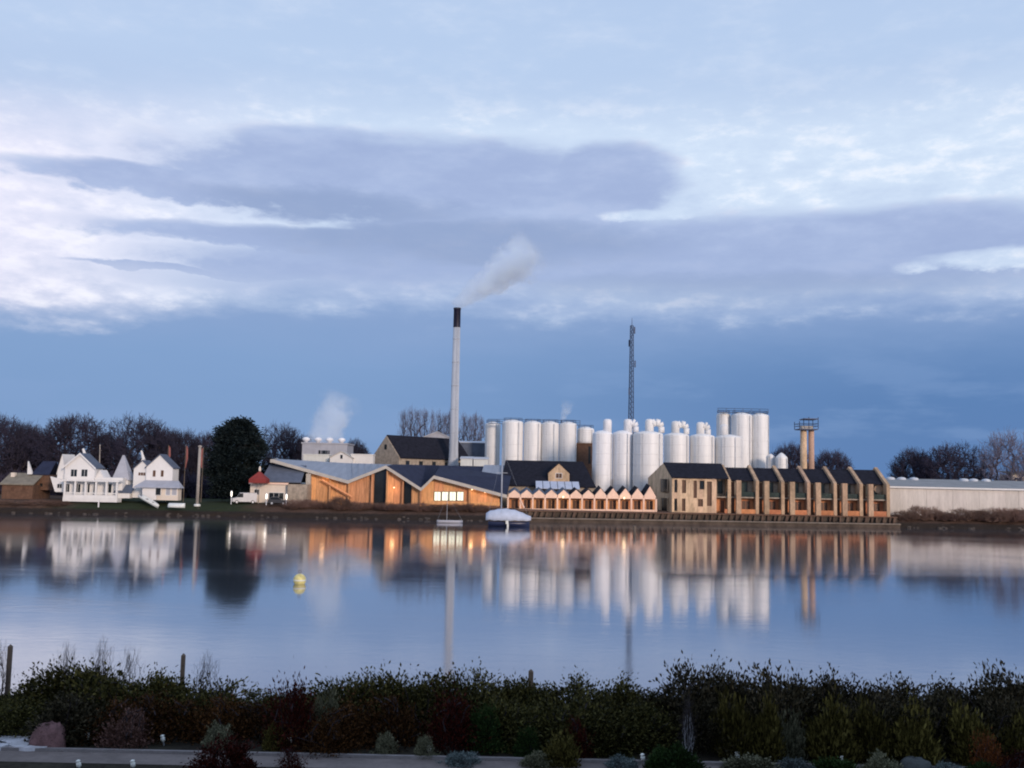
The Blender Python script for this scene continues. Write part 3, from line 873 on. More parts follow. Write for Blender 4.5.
# ------------------------------------------------------------------ timber hall with the folded roof
def timber_hall():
    Y = 190.0
    fr = [(273, 460), (348, 481), (386, 466), (421, 488.5), (434, 476), (507, 495.5)]
    P = [at(x, y, Y) for x, y in fr]
    g = 2.0
    t = thing('timber_hall', 'long timber hall with a zigzag folded roof and pale fascia', 'hall', ((P[0].x + P[-1].x) / 2, Y, g))
    YB = 206.0
    back = [at(x, y, YB) for x, y in ((279, 459), (345, 463.0), (392, 464.5), (425, 465), (440, 465.5), (511, 476))]
    for i in range(5):
        p, q_, bq, bp = P[i], P[i + 1], back[i + 1], back[i]
        m = M_zinc if i < 2 else M_navy
        MB().add([p, q_, bq, bp, p - Vector((0, 0, .3)), q_ - Vector((0, 0, .3)), bq - Vector((0, 0, .3)), bp - Vector((0, 0, .3))],
                 [(0, 1, 2), (0, 2, 3), (4, 6, 5), (4, 7, 6), (0, 4, 5, 1), (2, 6, 7, 3), (1, 5, 6, 2), (3, 7, 4, 0)]).build('roof_plane', m, t)
        # standing seams on the roof plane
        sm = MB()
        for k in range(1, 7):
            u = k / 7
            a_, b_ = p.lerp(q_, u), bp.lerp(bq, u)
            sm.tube(a_ + Vector((0, 0.1, 0.06)), b_ + Vector((0, 0, 0.06)), 0.06, n=4)
        sm.build('roof_seams', m, t)['kind'] = 'stuff'
        h = 0.62
        MB().slab([p + Vector((0, -0.16, 0.12)), p + Vector((0, -0.16, 0.12 - h)), q_ + Vector((0, -0.16, 0.12 - h)), q_ + Vector((0, -0.16, 0.12))], (0, 0.14, 0)).build('fascia', M_fascia, t)
    # left return of the eaves
    MB().slab([P[0] + Vector((-0.01, -0.1, 0.1)), back[0] + Vector((-0.1, 0, 0.1)), back[0] + Vector((-0.1, 0, -0.5)), P[0] + Vector((-0.01, -0.1, -0.5))], (-0.5, 0, 0)).build('fascia', M_fascia, t)
    # wall of vertical panels under the roof line
    yw = Y + 1.3

    def topz(x):
        for i in range(5):
            if P[i].x <= x <= P[i + 1].x:
                u = (x - P[i].x) / (P[i + 1].x - P[i].x)
                k = P[i].z + (P[i + 1].z - P[i].z) * u
                kb = back[i].z + (back[i + 1].z - back[i].z) * u
                return k + (kb - k) * 1.3 / 16 - 0.34
        return P[-1].z - 0.3
    x0, x1 = xof(308, 490, yw), xof(505, 500, yw)
    xs_ = [x0]
    while xs_[-1] < x1 - 1.0: xs_.append(min(x1, xs_[-1] + random.choice((1.5, 1.9, 2.3))))
    brk_ = [p.x for p in P if x0 < p.x < x1]
    xs_ = sorted([x for x in xs_ if all(abs(x - b) > 0.7 for b in brk_)] + brk_)
    for i in range(len(xs_) - 1):
        a_, b_ = xs_[i] + 0.02, xs_[i + 1] - 0.02
        pxm = 308 + (505 - 308) * ((a_ + b_) / 2 - x0) / (x1 - x0)
        orange = 388 < pxm < 402 or pxm > 424 or pxm < 318 or 330 < pxm < 345
        off = random.uniform(-0.04, 0.04) + (0.35 if (372 < pxm < 388 or 404 < pxm < 416) else 0)
        m = M_glass if (376 < pxm < 384 or 405 < pxm < 416) else (M_cedar2 if orange else M_cedar)
        MB().prism([(a_, g - 0.3), (b_, g - 0.3), (b_, topz(b_)), (a_, topz(a_))], yw + off, yw + off + 0.5).build('wall_panel', m, t)
    # posts carrying the eaves, diagonal beam
    for px in (309, 330, 349, 372, 387, 403, 421, 470):
        x = xof(px, 490, Y + 0.7)
        MB().box(x - 0.14, x + 0.14, Y + 0.4, Y + 0.7, g - 0.3, topz(x) - 0.05).build('post', M_cedar, t)
    d0, d1 = at(322, 480, Y + 0.3), at(352, 497, Y + 0.3)
    MB().tube(d0, d1, 0.22, n=6).build('diagonal_brace', M_cedar2, t)
    # pale stone end pier
    u0, u1, w0, w1 = rect(306, 472, 310.5, 503, Y + 0.6)
    MB().box(u0, u1, Y + 0.2, Y + 1.2, g - 0.3, w1 - 0.3).build('end_pier', M_fascia, t)
    # ribbon window, lit from inside
    for k in range(4):
        u0, u1, w0, w1 = rect(434 + k * 7.6, 491.5, 441 + k * 7.6, 501, yw - 0.2)
        window(t, u0, u1, w0, w1, yw - 0.15, glass=M_lit, frame=M_post, bars=1)
    for px, py in ((452, 499),):
        pass
    # dado band under the window
    u0, u1, w0, w1 = rect(424, 501.5, 500, 505, yw - 0.3)
    MB().box(u0, u1, yw - 0.28, yw - 0.08, w0, w1).build('sill_band', M_cedar2, t)
    # eaves lamps
    for px, py, e in ((472, 489.5, 26), (485, 492, 24), (394, 487.5, 26), (325, 475.5, 30)):
        c = at(px, py, yw - 0.45)
        z = min(c.z, topz(c.x) - 0.25)
        MB().lathe(c.x, yw - 0.45, [(0.06, z - 0.14), (0.15, z - 0.08), (0.15, z + 0.06), (0.05, z + 0.12)], 10).build('wall_lamp', M_lamp, t, True)
        MB().box(c.x - 0.04, c.x + 0.04, yw - 0.40, yw - 0.05, z + 0.12, z + 0.18).build('lamp_bracket', M_black, t)
        lamp_light('lamp_light', (c.x, yw - 0.9, z - 0.3), e, (1.0, 0.58, 0.26), t)


timber_hall()


# ------------------------------------------------------------------ row of small gabled bays
def bay_row():
    Y = 191.0
    x0, x1 = xof(508, 505, Y), xof(656, 508, Y)
    n = 12; wd = (x1 - x0) / n
    t = thing('gabled_arcade', 'long low pink arcade of twelve small gabled bays on the quay', 'arcade', ((x0 + x1) / 2, Y, 1.6))
    for i in range(n):
        a, b = x0 + i * wd, x0 + (i + 1) * wd
        xc = (a + b) / 2
        px = 508 + 148 * (i + 0.5) / n
        zg = zof(px, 511.5 + i * 0.12, Y)
        zl = zof(px, 496.8 + i * 0.14, Y)
        zs = zof(px, 508.4 + i * 0.12, Y)
        za = zof(px, 489.8 - (1.6 if i > 6 else 0) - (2.0 if i == 11 else 0), Y)
        # gable head
        MB().prism([(a + 0.06, zl), (b - 0.06, zl), (b - 0.06, zl + 0.42), (xc, za), (a + 0.06, zl + 0.42)], Y - 0.1, Y + 0.15).build('gable', M_pink, t)
        for s in (-1, 1):
            MB().slab([(xc + s * 0.004, Y - 0.02, za + 0.02), (xc + s * wd / 2, Y - 0.02, zl + 0.44), (xc + s * wd / 2, Y + 5, zl + 0.9), (xc + s * 0.004, Y + 5, za + 0.4)], (0, 0, 0.10)).build('roof', M_slate if i > 4 else M_bluegrey, t)
        MB().box(a - 0.16, a + 0.16, Y - 0.2, Y + 0.3, zg - 0.2, zl - 0.002).build('post', M_pink, t)
        MB().box(a + 0.17, b - 0.17, Y - 0.12, Y + 0.12, zg - 0.2, zs).build('parapet', M_pink, t)
        MB().box(a + 0.17, b - 0.17, Y - 0.14, Y + 0.14, zl - 0.16, zl - 0.003).build('lintel', M_pink, t)
        bk = MB().box(a + 0.02, b - 0.02, Y + 1.3, Y + 1.5, zg - 0.2, zl + 0.4).build('back_wall', M_cedar2 if i % 3 else M_terra, t)
        window(t, a + 0.55, b - 0.35, zs - 0.3, zl - 0.45, Y + 1.3, glass=M_brownwin, frame=M_cedar2)
    MB().box(x1 - 0.16, x1 + 0.16, Y - 0.2, Y + 0.3, 1.4, zof(656, 499, Y)).build('post', M_pink, t)
    # raking brace in the second bay
    MB().tube(at(519.5, 498, Y - 0.2), at(524, 508, Y - 0.2), 0.16, n=6).build('brace', M_pink, t)
    for px, py in ((563, 497), (624, 498)):
        c = at(px, py, Y - 0.35)
        MB().lathe(c.x, Y - 0.4, [(0.05, c.z - 0.22), (0.17, c.z - 0.1), (0.17, c.z + 0.1), (0.05, c.z + 0.22)], 10).build('lantern', M_lamp, t, True)
        MB().box(c.x - 0.05, c.x + 0.05, Y - 0.4, Y - 0.1, c.z + 0.2, c.z + 0.28).build('lantern_bracket', M_black, t)
        lamp_light('lamp_light', (c.x, Y - 1.0, c.z), 16, (1.0, 0.7, 0.4), t)


bay_row()


# ------------------------------------------------------------------ stone terrace with fins
def stone_terrace():
    Y = 192.0; YR = 198.5; YB = 205.0
    g = 1.75
    t = thing('stone_terrace', 'long tan stone terrace with dark slate roofs and projecting party walls', 'terrace', (xof(772, 512, Y), Y, g))
    zr = zof(700, 464.2, YR); ze = zof(690, 478.5, Y)
    # end block: skewed gable wall on the left
    A, Bk, Ap = at(672, 477, Y), at(648, 476, YB), at(663, 463.2, YR)
    A.z = Bk.z = ze; Ap.z = zr
    e = Vector((0.5, 0.12, 0))
    MB().slab([(Bk.x, Bk.y, g), (A.x, A.y, g), (A.x, A.y, A.z), (Ap.x, Ap.y, Ap.z), (Bk.x, Bk.y, Bk.z)], e).build('gable_wall', M_tan, t)

    def on_gable(u, z): return Vector((A.x + (Bk.x - A.x) * u, A.y + (Bk.y - A.y) * u, z))
    nrm = Vector((A.y - Bk.y, Bk.x - A.x, 0)).normalized()
    if nrm.y > 0: nrm = -nrm
    for u0, u1, pa, pb in ((0.16, 0.46, 479, 492), (0.16, 0.42, 498, 511)):
        za, zb = zof(666, pb, Y + 3), zof(666, pa, Y + 3)
        wq = MB().slab([on_gable(u1, za) + nrm * 0.03, on_gable(u0, za) + nrm * 0.03, on_gable(u0, zb) + nrm * 0.03, on_gable(u1, zb) + nrm * 0.03], -nrm * 0.1).build('window', M_glass, t)
        fr = MB()
        for k in (u0, u1):
            fr.slab([on_gable(k + 0.015, za) + nrm * 0.08, on_gable(k - 0.015, za) + nrm * 0.08, on_gable(k - 0.015, zb) + nrm * 0.08, on_gable(k + 0.015, zb) + nrm * 0.08], -nrm * 0.04)
        fr.build('window_frame', M_tan, wq)
    xa, xb = A.x + 0.02, xof(716.5, 500, Y)
    # front wall of the end block built round its openings, as piers and spandrels
    ops = [(672.8, 677.3, 479.5, 492.5, M_glass), (682, 686, 480, 493, M_brownwin), (693.5, 696.8, 480.5, 498, M_brownwin), (699.5, 704.5, 480.5, 489.5, M_glass), (707, 711.8, 481.5, 506, M_brownwin),
           (672.8, 677.3, 498.5, 511, M_glass), (682, 685.5, 498.5, 511, M_brownwin), (698, 703, 499, 506.5, M_brownwin)]
    MB().box(xa, xb, Y + 0.45, YB, g, ze - 0.02).build('inner_wall', M_greystone, t)
    cols = sorted({xof(o[0], 495, Y) for o in ops} | {xof(o[1], 495, Y) for o in ops} | {xa, xb})
    for i in range(len(cols) - 1):
        a_, b_ = cols[i], cols[i + 1]
        if b_ - a_ < 0.05: continue
        xm = (a_ + b_) / 2
        holes = sorted([(zof(o[0], o[3], Y), zof(o[0], o[2], Y)) for o in ops if xof(o[0], 495, Y) < xm < xof(o[1], 495, Y)])
        z = g
        for h0, h1 in holes:
            if h0 - z > 0.05: MB().box(a_, b_, Y, Y + 0.44, z, h0).build('wall_block', M_tan, t)
            z = h1
        MB().box(a_, b_, Y, Y + 0.44, z, ze).build('wall_block', M_tan, t)
    for o in ops:
        u0, u1 = xof(o[0], 495, Y), xof(o[1], 495, Y)
        window(t, u0 + 0.01, u1 - 0.01, zof(o[0], o[3], Y) + 0.01, zof(o[0], o[2], Y) - 0.01, Y + 0.28, glass=o[4], frame=M_brownwin, bars=0, depth=0.14)

    def roof_piece(xl, xr, xlr, xrr, zf, zt, yf):
        MB().slab([(xl, yf, zf), (xr, yf, zf), (xrr, YR, zt), (xlr, YR, zt)], (0, 0, 0.2)).build('roof', M_slate, t)
        MB().slab([(xlr, YR + 0.01, zt), (xrr, YR + 0.01, zt), (xr - 0.5, YB + 0.3, zf), (xl, YB + 0.3, zf)], (0, 0, 0.2)).build('roof', M_slate, t)
    fe = [731, 759, 784.6, 810.5, 837, 863, 890]
    xe = [xof(p, 495, Y) for p in fe]
    roof_piece(A.x - 0.1, xe[0] - 0.5, Ap.x + 0.1, xe[0] - 0.5, ze + 0.02, zr + 0.02, Y - 0.3)
    prev = xb
    for i, p in enumerate(fe):
        x = xe[i]
        zt = zof(p - 8, 466.2 + i * 0.45, YR); zf = zof(p, 480.3 + i * 0.75, Y)
        zb = zof(p, 514.5 + i * 0.4, Y)
        # party wall: front edge at Y, top rising to the ridge, then down the back
        poly = [(Y, g - 0.3), (Y, zf), (YR, zt + 0.30), (YB, zf), (YB, g - 0.3)]
        MB().prism_x(poly, x - 0.62, x).build('party_wall', M_fin, t)
        # roof of the bay to the left of this wall
        if i > 0:
            roof_piece(prev + 0.01, x - 0.63, prev + 0.01, x - 0.63, zf - 0.05, zt - 0.45, Y + 1.6)
        l = prev
        # recessed front: upper glazing, balcony slab, terracotta ground floor, low garden wall
        zm = zof(p - 12, 496.5 + i * 0.5, Y)
        MB().box(l + 0.01, x - 0.625, Y + 2.6, Y + 3.0, zm + 0.01, zf + 0.15).build('upper_wall', M_greystone, t)
        ww = (x - 0.5 - l)
        window(t, l + ww * 0.30, l + ww * 0.78, zm + 0.5, zf - 0.15, Y + 2.6, glass=M_greenglass, frame=M_post, bars=1)
        MB().box(l + 0.01, x - 0.625, Y + 0.5, Y + 2.98, zm - 0.22, zm).build('balcony_slab', M_greystone, t)
        MB().box(l + 1.9, x - 0.63, Y + 0.55, Y + 0.62, zm + 0.01, zm + 0.95).build('balcony_panel', M_greenglass, t)
        MB().box(l + 0.01, x - 0.625, Y + 2.0, Y + 2.5, g - 0.2, zm - 0.23).build('ground_floor_wall', M_terra, t)
        window(t, l + ww * 0.5, l + ww * 0.85, g + 0.3, zm - 0.7, Y + 2.0, glass=M_brownwin, frame=M_terra)
        MB().box(l + 1.6, x - 0.63, Y + 0.1, Y + 0.35, g - 0.25, zb + 1.0).build('garden_wall', M_terra, t)
        # free-standing pier just right of the previous wall
        if i > 0:
            pc = xof(fe[i - 1] + 7.6, 497, Y - 0.4)
            MB().box(pc - 0.46, pc + 0.46, Y - 0.7, Y + 0.25, g - 0.3, zf + 0.05).build('pier', M_fin, t)
            MB().box(l + 0.02, pc - 0.48, Y + 0.9, Y + 1.1, g - 0.2, zf - 0.3).build('slot_window', M_brownwin, t)
        prev = x
    # round window in the last party wall
    c = at(878, 489, Y + 2.6)
    MB().tube((c.x, Y + 2.4, c.z), (c.x, Y + 2.58, c.z), 0.8, n=20).build('round_window', M_tan, t)


stone_terrace()

# ------------------------------------------------------------------ long pale shed on the right
Y = 200.0
t = thing('long_pale_shed', 'long pale industrial shed with a grey roof on the right bank', 'shed', (xof(980, 505, Y), Y, 2.0))
a, b = xof(887, 500, Y), xof(1230, 510, Y)
ze, zr = zof(950, 488.5, Y), zof(950, 480.5, 213)
npan = 26
for i in range(npan):
    u, v = a + (b - a) * i / npan, a + (b - a) * (i + 1) / npan
    MB().box(u + 0.015, v - 0.015, Y + random.uniform(-0.02, 0.02), Y + 0.3, 1.8, ze).build('wall_panel', M_shedwall, t)
MB().box(a + 0.02, b, Y + 0.31, Y + 26, 1.8, ze - 0.02).build('end_wall', M_shedwall, t)
MB().slab([(a - 0.3, Y - 0.4, ze + 0.01), (b, Y - 0.4, ze + 0.01), (b, 213, zr), (a - 0.3, 213, zr)], (0, 0, 0.2)).build('roof', mat('shed_roof', (0.25, 0.26, 0.27), 0.8, 0.12, 0.5, spec=0.1), t)
MB().slab([(a - 0.3, 213.01, zr), (b, 213.01, zr), (b, 226.4, ze), (a - 0.3, 226.4, ze)], (0, 0, 0.2)).build('roof', MATS['shed_roof'], t)
MB().box(a - 0.3, b, Y - 0.5, Y - 0.41, ze - 0.1, ze + 0.2).build('gutter', M_white, t)
for px in (890.5, 901.5, 914, 964, 973.5, 986, 1050, 1062):
    c = at(px, 481.5, 211.5)
    MB().lathe(c.x, 211.5, [(0.9, zr - 0.3), (0.9, zr + 0.25), (0.6, zr + 0.42), (0.1, zr + 0.5)], 12).build('roof_vent', mat('pale_vent', (0.5, 0.54, 0.6), 0.5, 0.05, 1), t, True)
Y = 236
a, b, z0, z1 = rect(1012, 475, 1040, 486, Y)
t = thing('small_cream_house', 'small cream house peeping over the shed roof at the right edge', 'house', ((a + b) / 2, Y, 2.2))
MB().box(a, b, Y, Y + 6, 2.2, z1).build('wall', M_cream, t)
MB().slab([(a - 0.2, Y - 0.3, z1 + 0.01), (b + 0.2, Y - 0.3, z1 + 0.01), (b + 0.2, Y + 6, z1 + 0.7), (a - 0.2, Y + 6, z1 + 0.7)], (0, 0, 0.2)).build('roof', M_oliveroof, t)
u0, u1, w0, w1 = rect(1017, 478, 1021, 482, Y); window(t, u0, u1, w0, w1, Y, bars=0)


# ------------------------------------------------------------------ silos
def silo(px, w_px, ptop, Y, label, group, m=None, legs=False, duct=None, rail=True, z0=2.1, cone=0.5):
    c = at(px, ptop + 20, Y)
    r = w_px / 2 / F * Y
    zt = zof(px, ptop, Y)
    t = thing('white_silo', label, 'silo', (c.x, Y, z0), group)
    m = m or M_silo
    n = 28
    MB().lathe(c.x, Y, [(r * 1.01, z0), (r, z0 + 0.4), (r, zt - 0.5), (r * 0.985, zt - 0.25), (r * 0.93, zt - 0.05), (r * 0.4, zt + cone * 0.7), (0.15, zt + cone)], n).build('shell', m, t, True)
    k = 6
    for i in range(k):
        z = z0 + (zt - z0) * (i + 1) / (k + 1)
        MB().lathe(c.x, Y, [(r + 0.002, z - 0.07), (r + 0.035, z - 0.03), (r + 0.035, z + 0.03), (r + 0.002, z + 0.07)], n).build('hoop', m, t, True)
    if rail:
        q_ = MB().ring(c.x, Y, zt + 0.75, r * 0.9, 0.035, 14).ring(c.x, Y, zt + 0.4, r * 0.9, 0.03, 14)
        for i in range(7):
            a = 2 * math.pi * i / 7
            q_.tube((c.x + r * 0.9 * math.cos(a), Y + r * 0.9 * math.sin(a), zt - 0.05), (c.x + r * 0.9 * math.cos(a), Y + r * 0.9 * math.sin(a), zt + 0.78), 0.035, n=4)
        q_.build('guard_rail', M_steel, t)['kind'] = 'stuff'
    # ladder
    a = R(-120)
    lx, ly = c.x + (r + 0.12) * math.cos(a), Y + (r + 0.12) * math.sin(a)
    ld = MB().box(lx - 0.22, lx - 0.17, ly - 0.03, ly + 0.03, z0, zt + 0.4).box(lx + 0.17, lx + 0.22, ly - 0.03, ly + 0.03, z0, zt + 0.4)
    for i in range(int((zt - z0) / 0.6)):
        ld.box(lx - 0.17, lx + 0.17, ly - 0.02, ly + 0.02, z0 + 0.4 + i * 0.6, z0 + 0.45 + i * 0.6)
    ld.build('ladder', M_galv, t)['kind'] = 'stuff'
    a = R(random.uniform(-75, -35))
    MB().tube((c.x + (r + 0.14) * math.cos(a), Y + (r + 0.14) * math.sin(a), z0), (c.x + (r + 0.14) * math.cos(a), Y + (r + 0.14) * math.sin(a), zt - 0.3), 0.10, n=8).build('downpipe', M_galv, t, True)
    if duct:
        dpx, dtop, bend = duct
        dr = 0.92
        dc = at(dpx, dtop, Y)
        x = dc.x; zc = dc.z
        MB().lathe(x, Y, [(dr, zt - 0.2), (dr, zc - 0.5), (dr * 0.85, zc - 0.15), (dr * 0.4, zc)], 16).build('stack', m, t, True)
        if bend:
            e = xof(dpx + bend, dtop, Y)
            d_ = MB()
            pts = [Vector((x + 0.3, Y, zc - 1.1)), Vector((x + (e - x) * 0.5, Y, zc - 0.65)), Vector((e - 0.4, Y, zc - 0.9)), Vector((e, Y, zc - 1.6)), Vector((e, Y, zt + 0.1))]
            for i in range(len(pts) - 1):
                d_.tube(pts[i], pts[i + 1], dr * (0.88 if i < 3 else 0.7), dr * (0.88 if i < 2 else 0.7), 12)
            d_.build('elbow_duct', m, t, True)
    return t


GA = 'row of white silos behind the dark slate roof'
for i, (px, w_, pt, lab) in enumerate([
        (492.5, 15, 423.5, 'slim white silo at the left end of the row right of the chimney'),
        (512.5, 21, 421.5, 'widest white silo, second from the left in the row right of the chimney'),
        (532.5, 17.5, 422.5, 'white silo, third from the left in the row right of the chimney'),
        (550, 17.5, 423, 'white silo, fourth from the left in the row right of the chimney'),
        (567.8, 17.3, 423.5, 'white silo, fifth from the left in the row right of the chimney')]):
    silo(px, w_, pt, 236 + (i == 0) * 4, lab, GA)
# small silo on brown brick tower
Y = 238
a, b, z0, z1 = rect(576.5, 444.5, 592.5, 480, Y)
t = thing('brown_tower', 'brown brick tower carrying the short white silo', 'tower', ((a + b) / 2, Y, 2.1))
MB().box(a, b, Y - 2, Y + 2, 2.1, z1).build('shaft', M_brick, t)
MB().box(a - 0.15, b + 0.15, Y - 2.15, Y + 2.15, z1 + 0.002, z1 + 0.25).build('cap_slab', M_brick, t)
u0, u1, w0, w1 = rect(588, 446, 591, 464, Y - 2); window(t, u0, u1, w0, w1, Y - 2, bars=0, frame=M_brick)
silo(585.5, 17, 428.5, Y, 'short white silo standing on top of the brown brick tower', GA, z0=z1 + 0.26)
GB = 'big white tanks with roof ducts'
silo(602.3, 20, 432.5, 216, 'leftmost tall grey-white tank with a straight stack behind the pink arcade', GB, M_siloB, duct=(607.5, 419, 0), rail=False)
silo(622.7, 20, 432.5, 216, 'tall grey-white tank under the lattice mast with a bent duct', GB, M_siloB, duct=(628, 419, 8), rail=False)
silo(648, 30, 433, 214, 'broadest tall white tank left of the stone terrace gable', GB, duct=(649.5, 419, 12), rail=False)
silo(676.5, 25, 434.5, 226, 'short white tank, first behind the terrace roof', GB, duct=(675.5, 421, 11), rail=False)
silo(702.2, 24.5, 435.5, 226, 'short white tank, second behind the terrace roof', GB, duct=(700.5, 422, 7.5), rail=False)
silo(728.5, 26.5, 436.5, 226, 'short white tank, third behind the terrace roof, before the tallest silos', GB, duct=(724, 424.5, 0), rail=False)
GC = 'tallest white silos at the right of the works'
silo(723.5, 14, 414, 244, 'leftmost of the three tallest silos, half hidden by a tank stack', GC)
silo(741.6, 20.5, 414.5, 242, 'middle one of the three tallest white silos', GC)
silo(760, 17.5, 415, 242, 'rightmost of the three tallest white silos', GC)
silo(770.5, 8.5, 456, 236, 'tiny white tank at the foot of the tallest silos', None, rail=False)
silo(781.5, 12, 457, 234, 'low domed white tank left of the cage tower', None, rail=False, cone=1.0)

# catwalks over the silo rows
def catwalk(p0, p1, Y, label):
    a, b = at(*p0, Y), at(*p1, Y)
    t = thing('catwalk', label, 'catwalk', ((a.x + b.x) / 2, Y, a.z), 'catwalks over the silos')
    MB().slab([(a.x, Y - 0.5, a.z), (b.x, Y - 0.5, b.z), (b.x, Y + 0.5, b.z), (a.x, Y + 0.5, a.z)], (0, 0, 0.08)).build('deck', M_steel, t)
    m = MB()
    for yy in (Y - 0.5, Y + 0.5):
        for h in (0.55, 1.05): m.tube((a.x, yy, a.z + h), (b.x, yy, b.z + h), 0.025, n=4)
    m.build('handrail', M_steel, t)['kind'] = 'stuff'
    n = max(3, int((b.x - a.x) / 2))
    for i in range(n + 1):
        x = a.x + (b.x - a.x) * i / n
        for yy in (Y - 0.5, Y + 0.5):
            MB().box(x - 0.025, x + 0.025, yy - 0.025, yy + 0.025, a.z + (b.z - a.z) * i / n + 0.08, a.z + (b.z - a.z) * i / n + 1.1).build('stanchion', M_steel, t)


catwalk((488, 423.6), (580, 425.2), 236.0, 'dark steel catwalk over the row of silos right of the chimney')
catwalk((718, 412.5), (768, 413.5), 242.0, 'dark steel catwalk over the three tallest silos')

# ------------------------------------------------------------------ chimney
Y = 228.0
tp = at(457.3, 308, Y); rt, rb_ = 0.80, 1.02
t = thing('tall_chimney', 'tall pale factory chimney with a black top and drifting smoke', 'chimney', (tp.x, Y, 2.1))
zb = zof(456.8, 327.5, Y)
MB().lathe(tp.x, Y, [(1.9, 2.1), (1.9, 4.0), (1.5, 7.5), (rb_ + 0.1, 11.5), (rb_, 14), (rt, zb)], 24).build('shaft', M_chim, t, True)
MB().lathe(tp.x, Y, [(rt + 0.03, zb + 0.002), (rt + 0.03, zb + 0.1), (rt, tp.z - 0.4), (rt + 0.08, tp.z - 0.3), (rt + 0.08, tp.z), (rt - 0.15, tp.z), (rt - 0.15, tp.z - 1.5)], 24).build('black_top', M_black, t, True)
for k in range(5):
    z = 14 + (zb - 14) * (k + 0.7) / 5.2
    r = rb_ + (rt - rb_) * (z - 14) / (zb - 14)
    MB().lathe(tp.x, Y, [(r, z - 0.12), (r + 0.05, z - 0.08), (r + 0.05, z + 0.08), (r - 0.02, z + 0.12)], 24).build('band', M_chim, t, True)
ld = MB().box(tp.x + 0.3, tp.x + 0.36, Y - 1.16, Y - 1.1, 12, zb).box(tp.x + 0.7, tp.x + 0.76, Y - 1.16, Y - 1.1, 12, zb)
for i in range(int((zb - 12) / 0.8)): ld.box(tp.x + 0.36, tp.x + 0.7, Y - 1.15, Y - 1.11, 12.4 + i * 0.8, 12.46 + i * 0.8)
ld.build('ladder', M_chim, t)['kind'] = 'stuff'

# ------------------------------------------------------------------ lattice mast
Y = 262.0
tp = at(632, 318, Y)
t = thing('lattice_mast', 'thin dark lattice radio mast rising behind the big tanks', 'mast', (tp.x, Y, 2.2))
wb, wtp = 0.95, 0.45
nseg = 34
legs = []
for k in range(3):
    a = 2 * math.pi * k / 3 + 0.4
    legs.append((math.cos(a), math.sin(a)))
lp = lambda k, u: Vector((tp.x + legs[k][0] * (wb + (wtp - wb) * u), Y + legs[k][1] * (wb + (wtp - wb) * u), 2.2 + (tp.z - 4.2) * u))
for k in range(3): MB().tube(lp(k, 0), lp(k, 1), 0.13, 0.10, 6).build('leg', M_steel, t)
m = MB()
for i in range(nseg):
    u, v = i / nseg, (i + 1) / nseg
    for k in range(3):
        m.tube(lp(k, u), lp((k + 1) % 3, v), 0.055, n=4, cap=False)
        m.tube(lp(k, v), lp((k + 1) % 3, v), 0.05, n=4, cap=False)
m.build('bracing', M_steel, t)['kind'] = 'stuff'
MB().tube((tp.x, Y, tp.z - 2.5), (tp.x, Y, tp.z), 0.09, 0.05, 6).build('tip', M_steel, t)
for u, a in ((0.78, 0.3), (0.9, 2.2), (0.62, 4.0), (0.97, 5.4)):
    c = Vector((tp.x + 1.0 * math.cos(a), Y + 1.0 * math.sin(a), 2.2 + (tp.z - 4.2) * u))
    MB().box(c.x - 0.16, c.x + 0.16, c.y - 0.12, c.y + 0.12, c.z - 0.9, c.z + 0.9).tube((c.x, c.y, c.z), (tp.x, Y, c.z), 0.04, n=4).build('antenna', M_steel, t)

# ------------------------------------------------------------------ cage tower
Y = 216.0
t = thing('cage_tower', 'twin-column tan tower with a dark steel cage on top', 'tower', (xof(807, 460, Y), Y, 2.1))
for px, w_ in ((803.6, 6.4), (811.3, 5.6)):
    c = at(px, 445, Y); r = w_ / 2 / F * Y
    zt = zof(px, 430, Y)
    MB().lathe(c.x, Y, [(r, 2.1), (r, zt - 0.2), (r * 0.8, zt)], 16).build('column', M_tan if px < 806 else M_terra2, t, True)
a, b, z0, z1 = rect(797, 417.5, 815.5, 430.5, Y)
MB().box(a, b, Y - 1.9, Y + 1.9, z0 + 0.1, z0 + 0.3).build('platform', M_steel, t)
for x in (a, (a + b) / 2, b):
    for yy in (Y - 1.9, Y + 1.9): MB().tube((x, yy, z0 + 0.3), (x, yy, z1 - (0.9 if x < b - 3 else 0)), 0.08, n=4).build('cage_post', M_steel, t)
m = MB()
for z in (z0 + 0.9, z0 + 1.4):
    m.tube((a, Y - 1.9, z), (b, Y - 1.9, z), 0.05, n=4).tube((a, Y + 1.9, z), (b, Y + 1.9, z), 0.05, n=4).tube((a, Y - 1.9, z), (a, Y + 1.9, z), 0.05, n=4).tube((b, Y - 1.9, z), (b, Y + 1.9, z), 0.05, n=4)
m.build('cage_rail', M_steel, t)['kind'] = 'stuff'
MB().box((a + b) / 2 - 0.9, b, Y - 1.95, Y + 1.95, z1 - 0.5, z1 - 0.28).build('cage_beam', M_steel, t)
MB().box((a + b) / 2 - 1.1, (a + b) / 2 + 1.2, Y - 0.8, Y + 0.8, z0 + 0.3, z0 + 1.0).build('hopper', M_fascia, t)


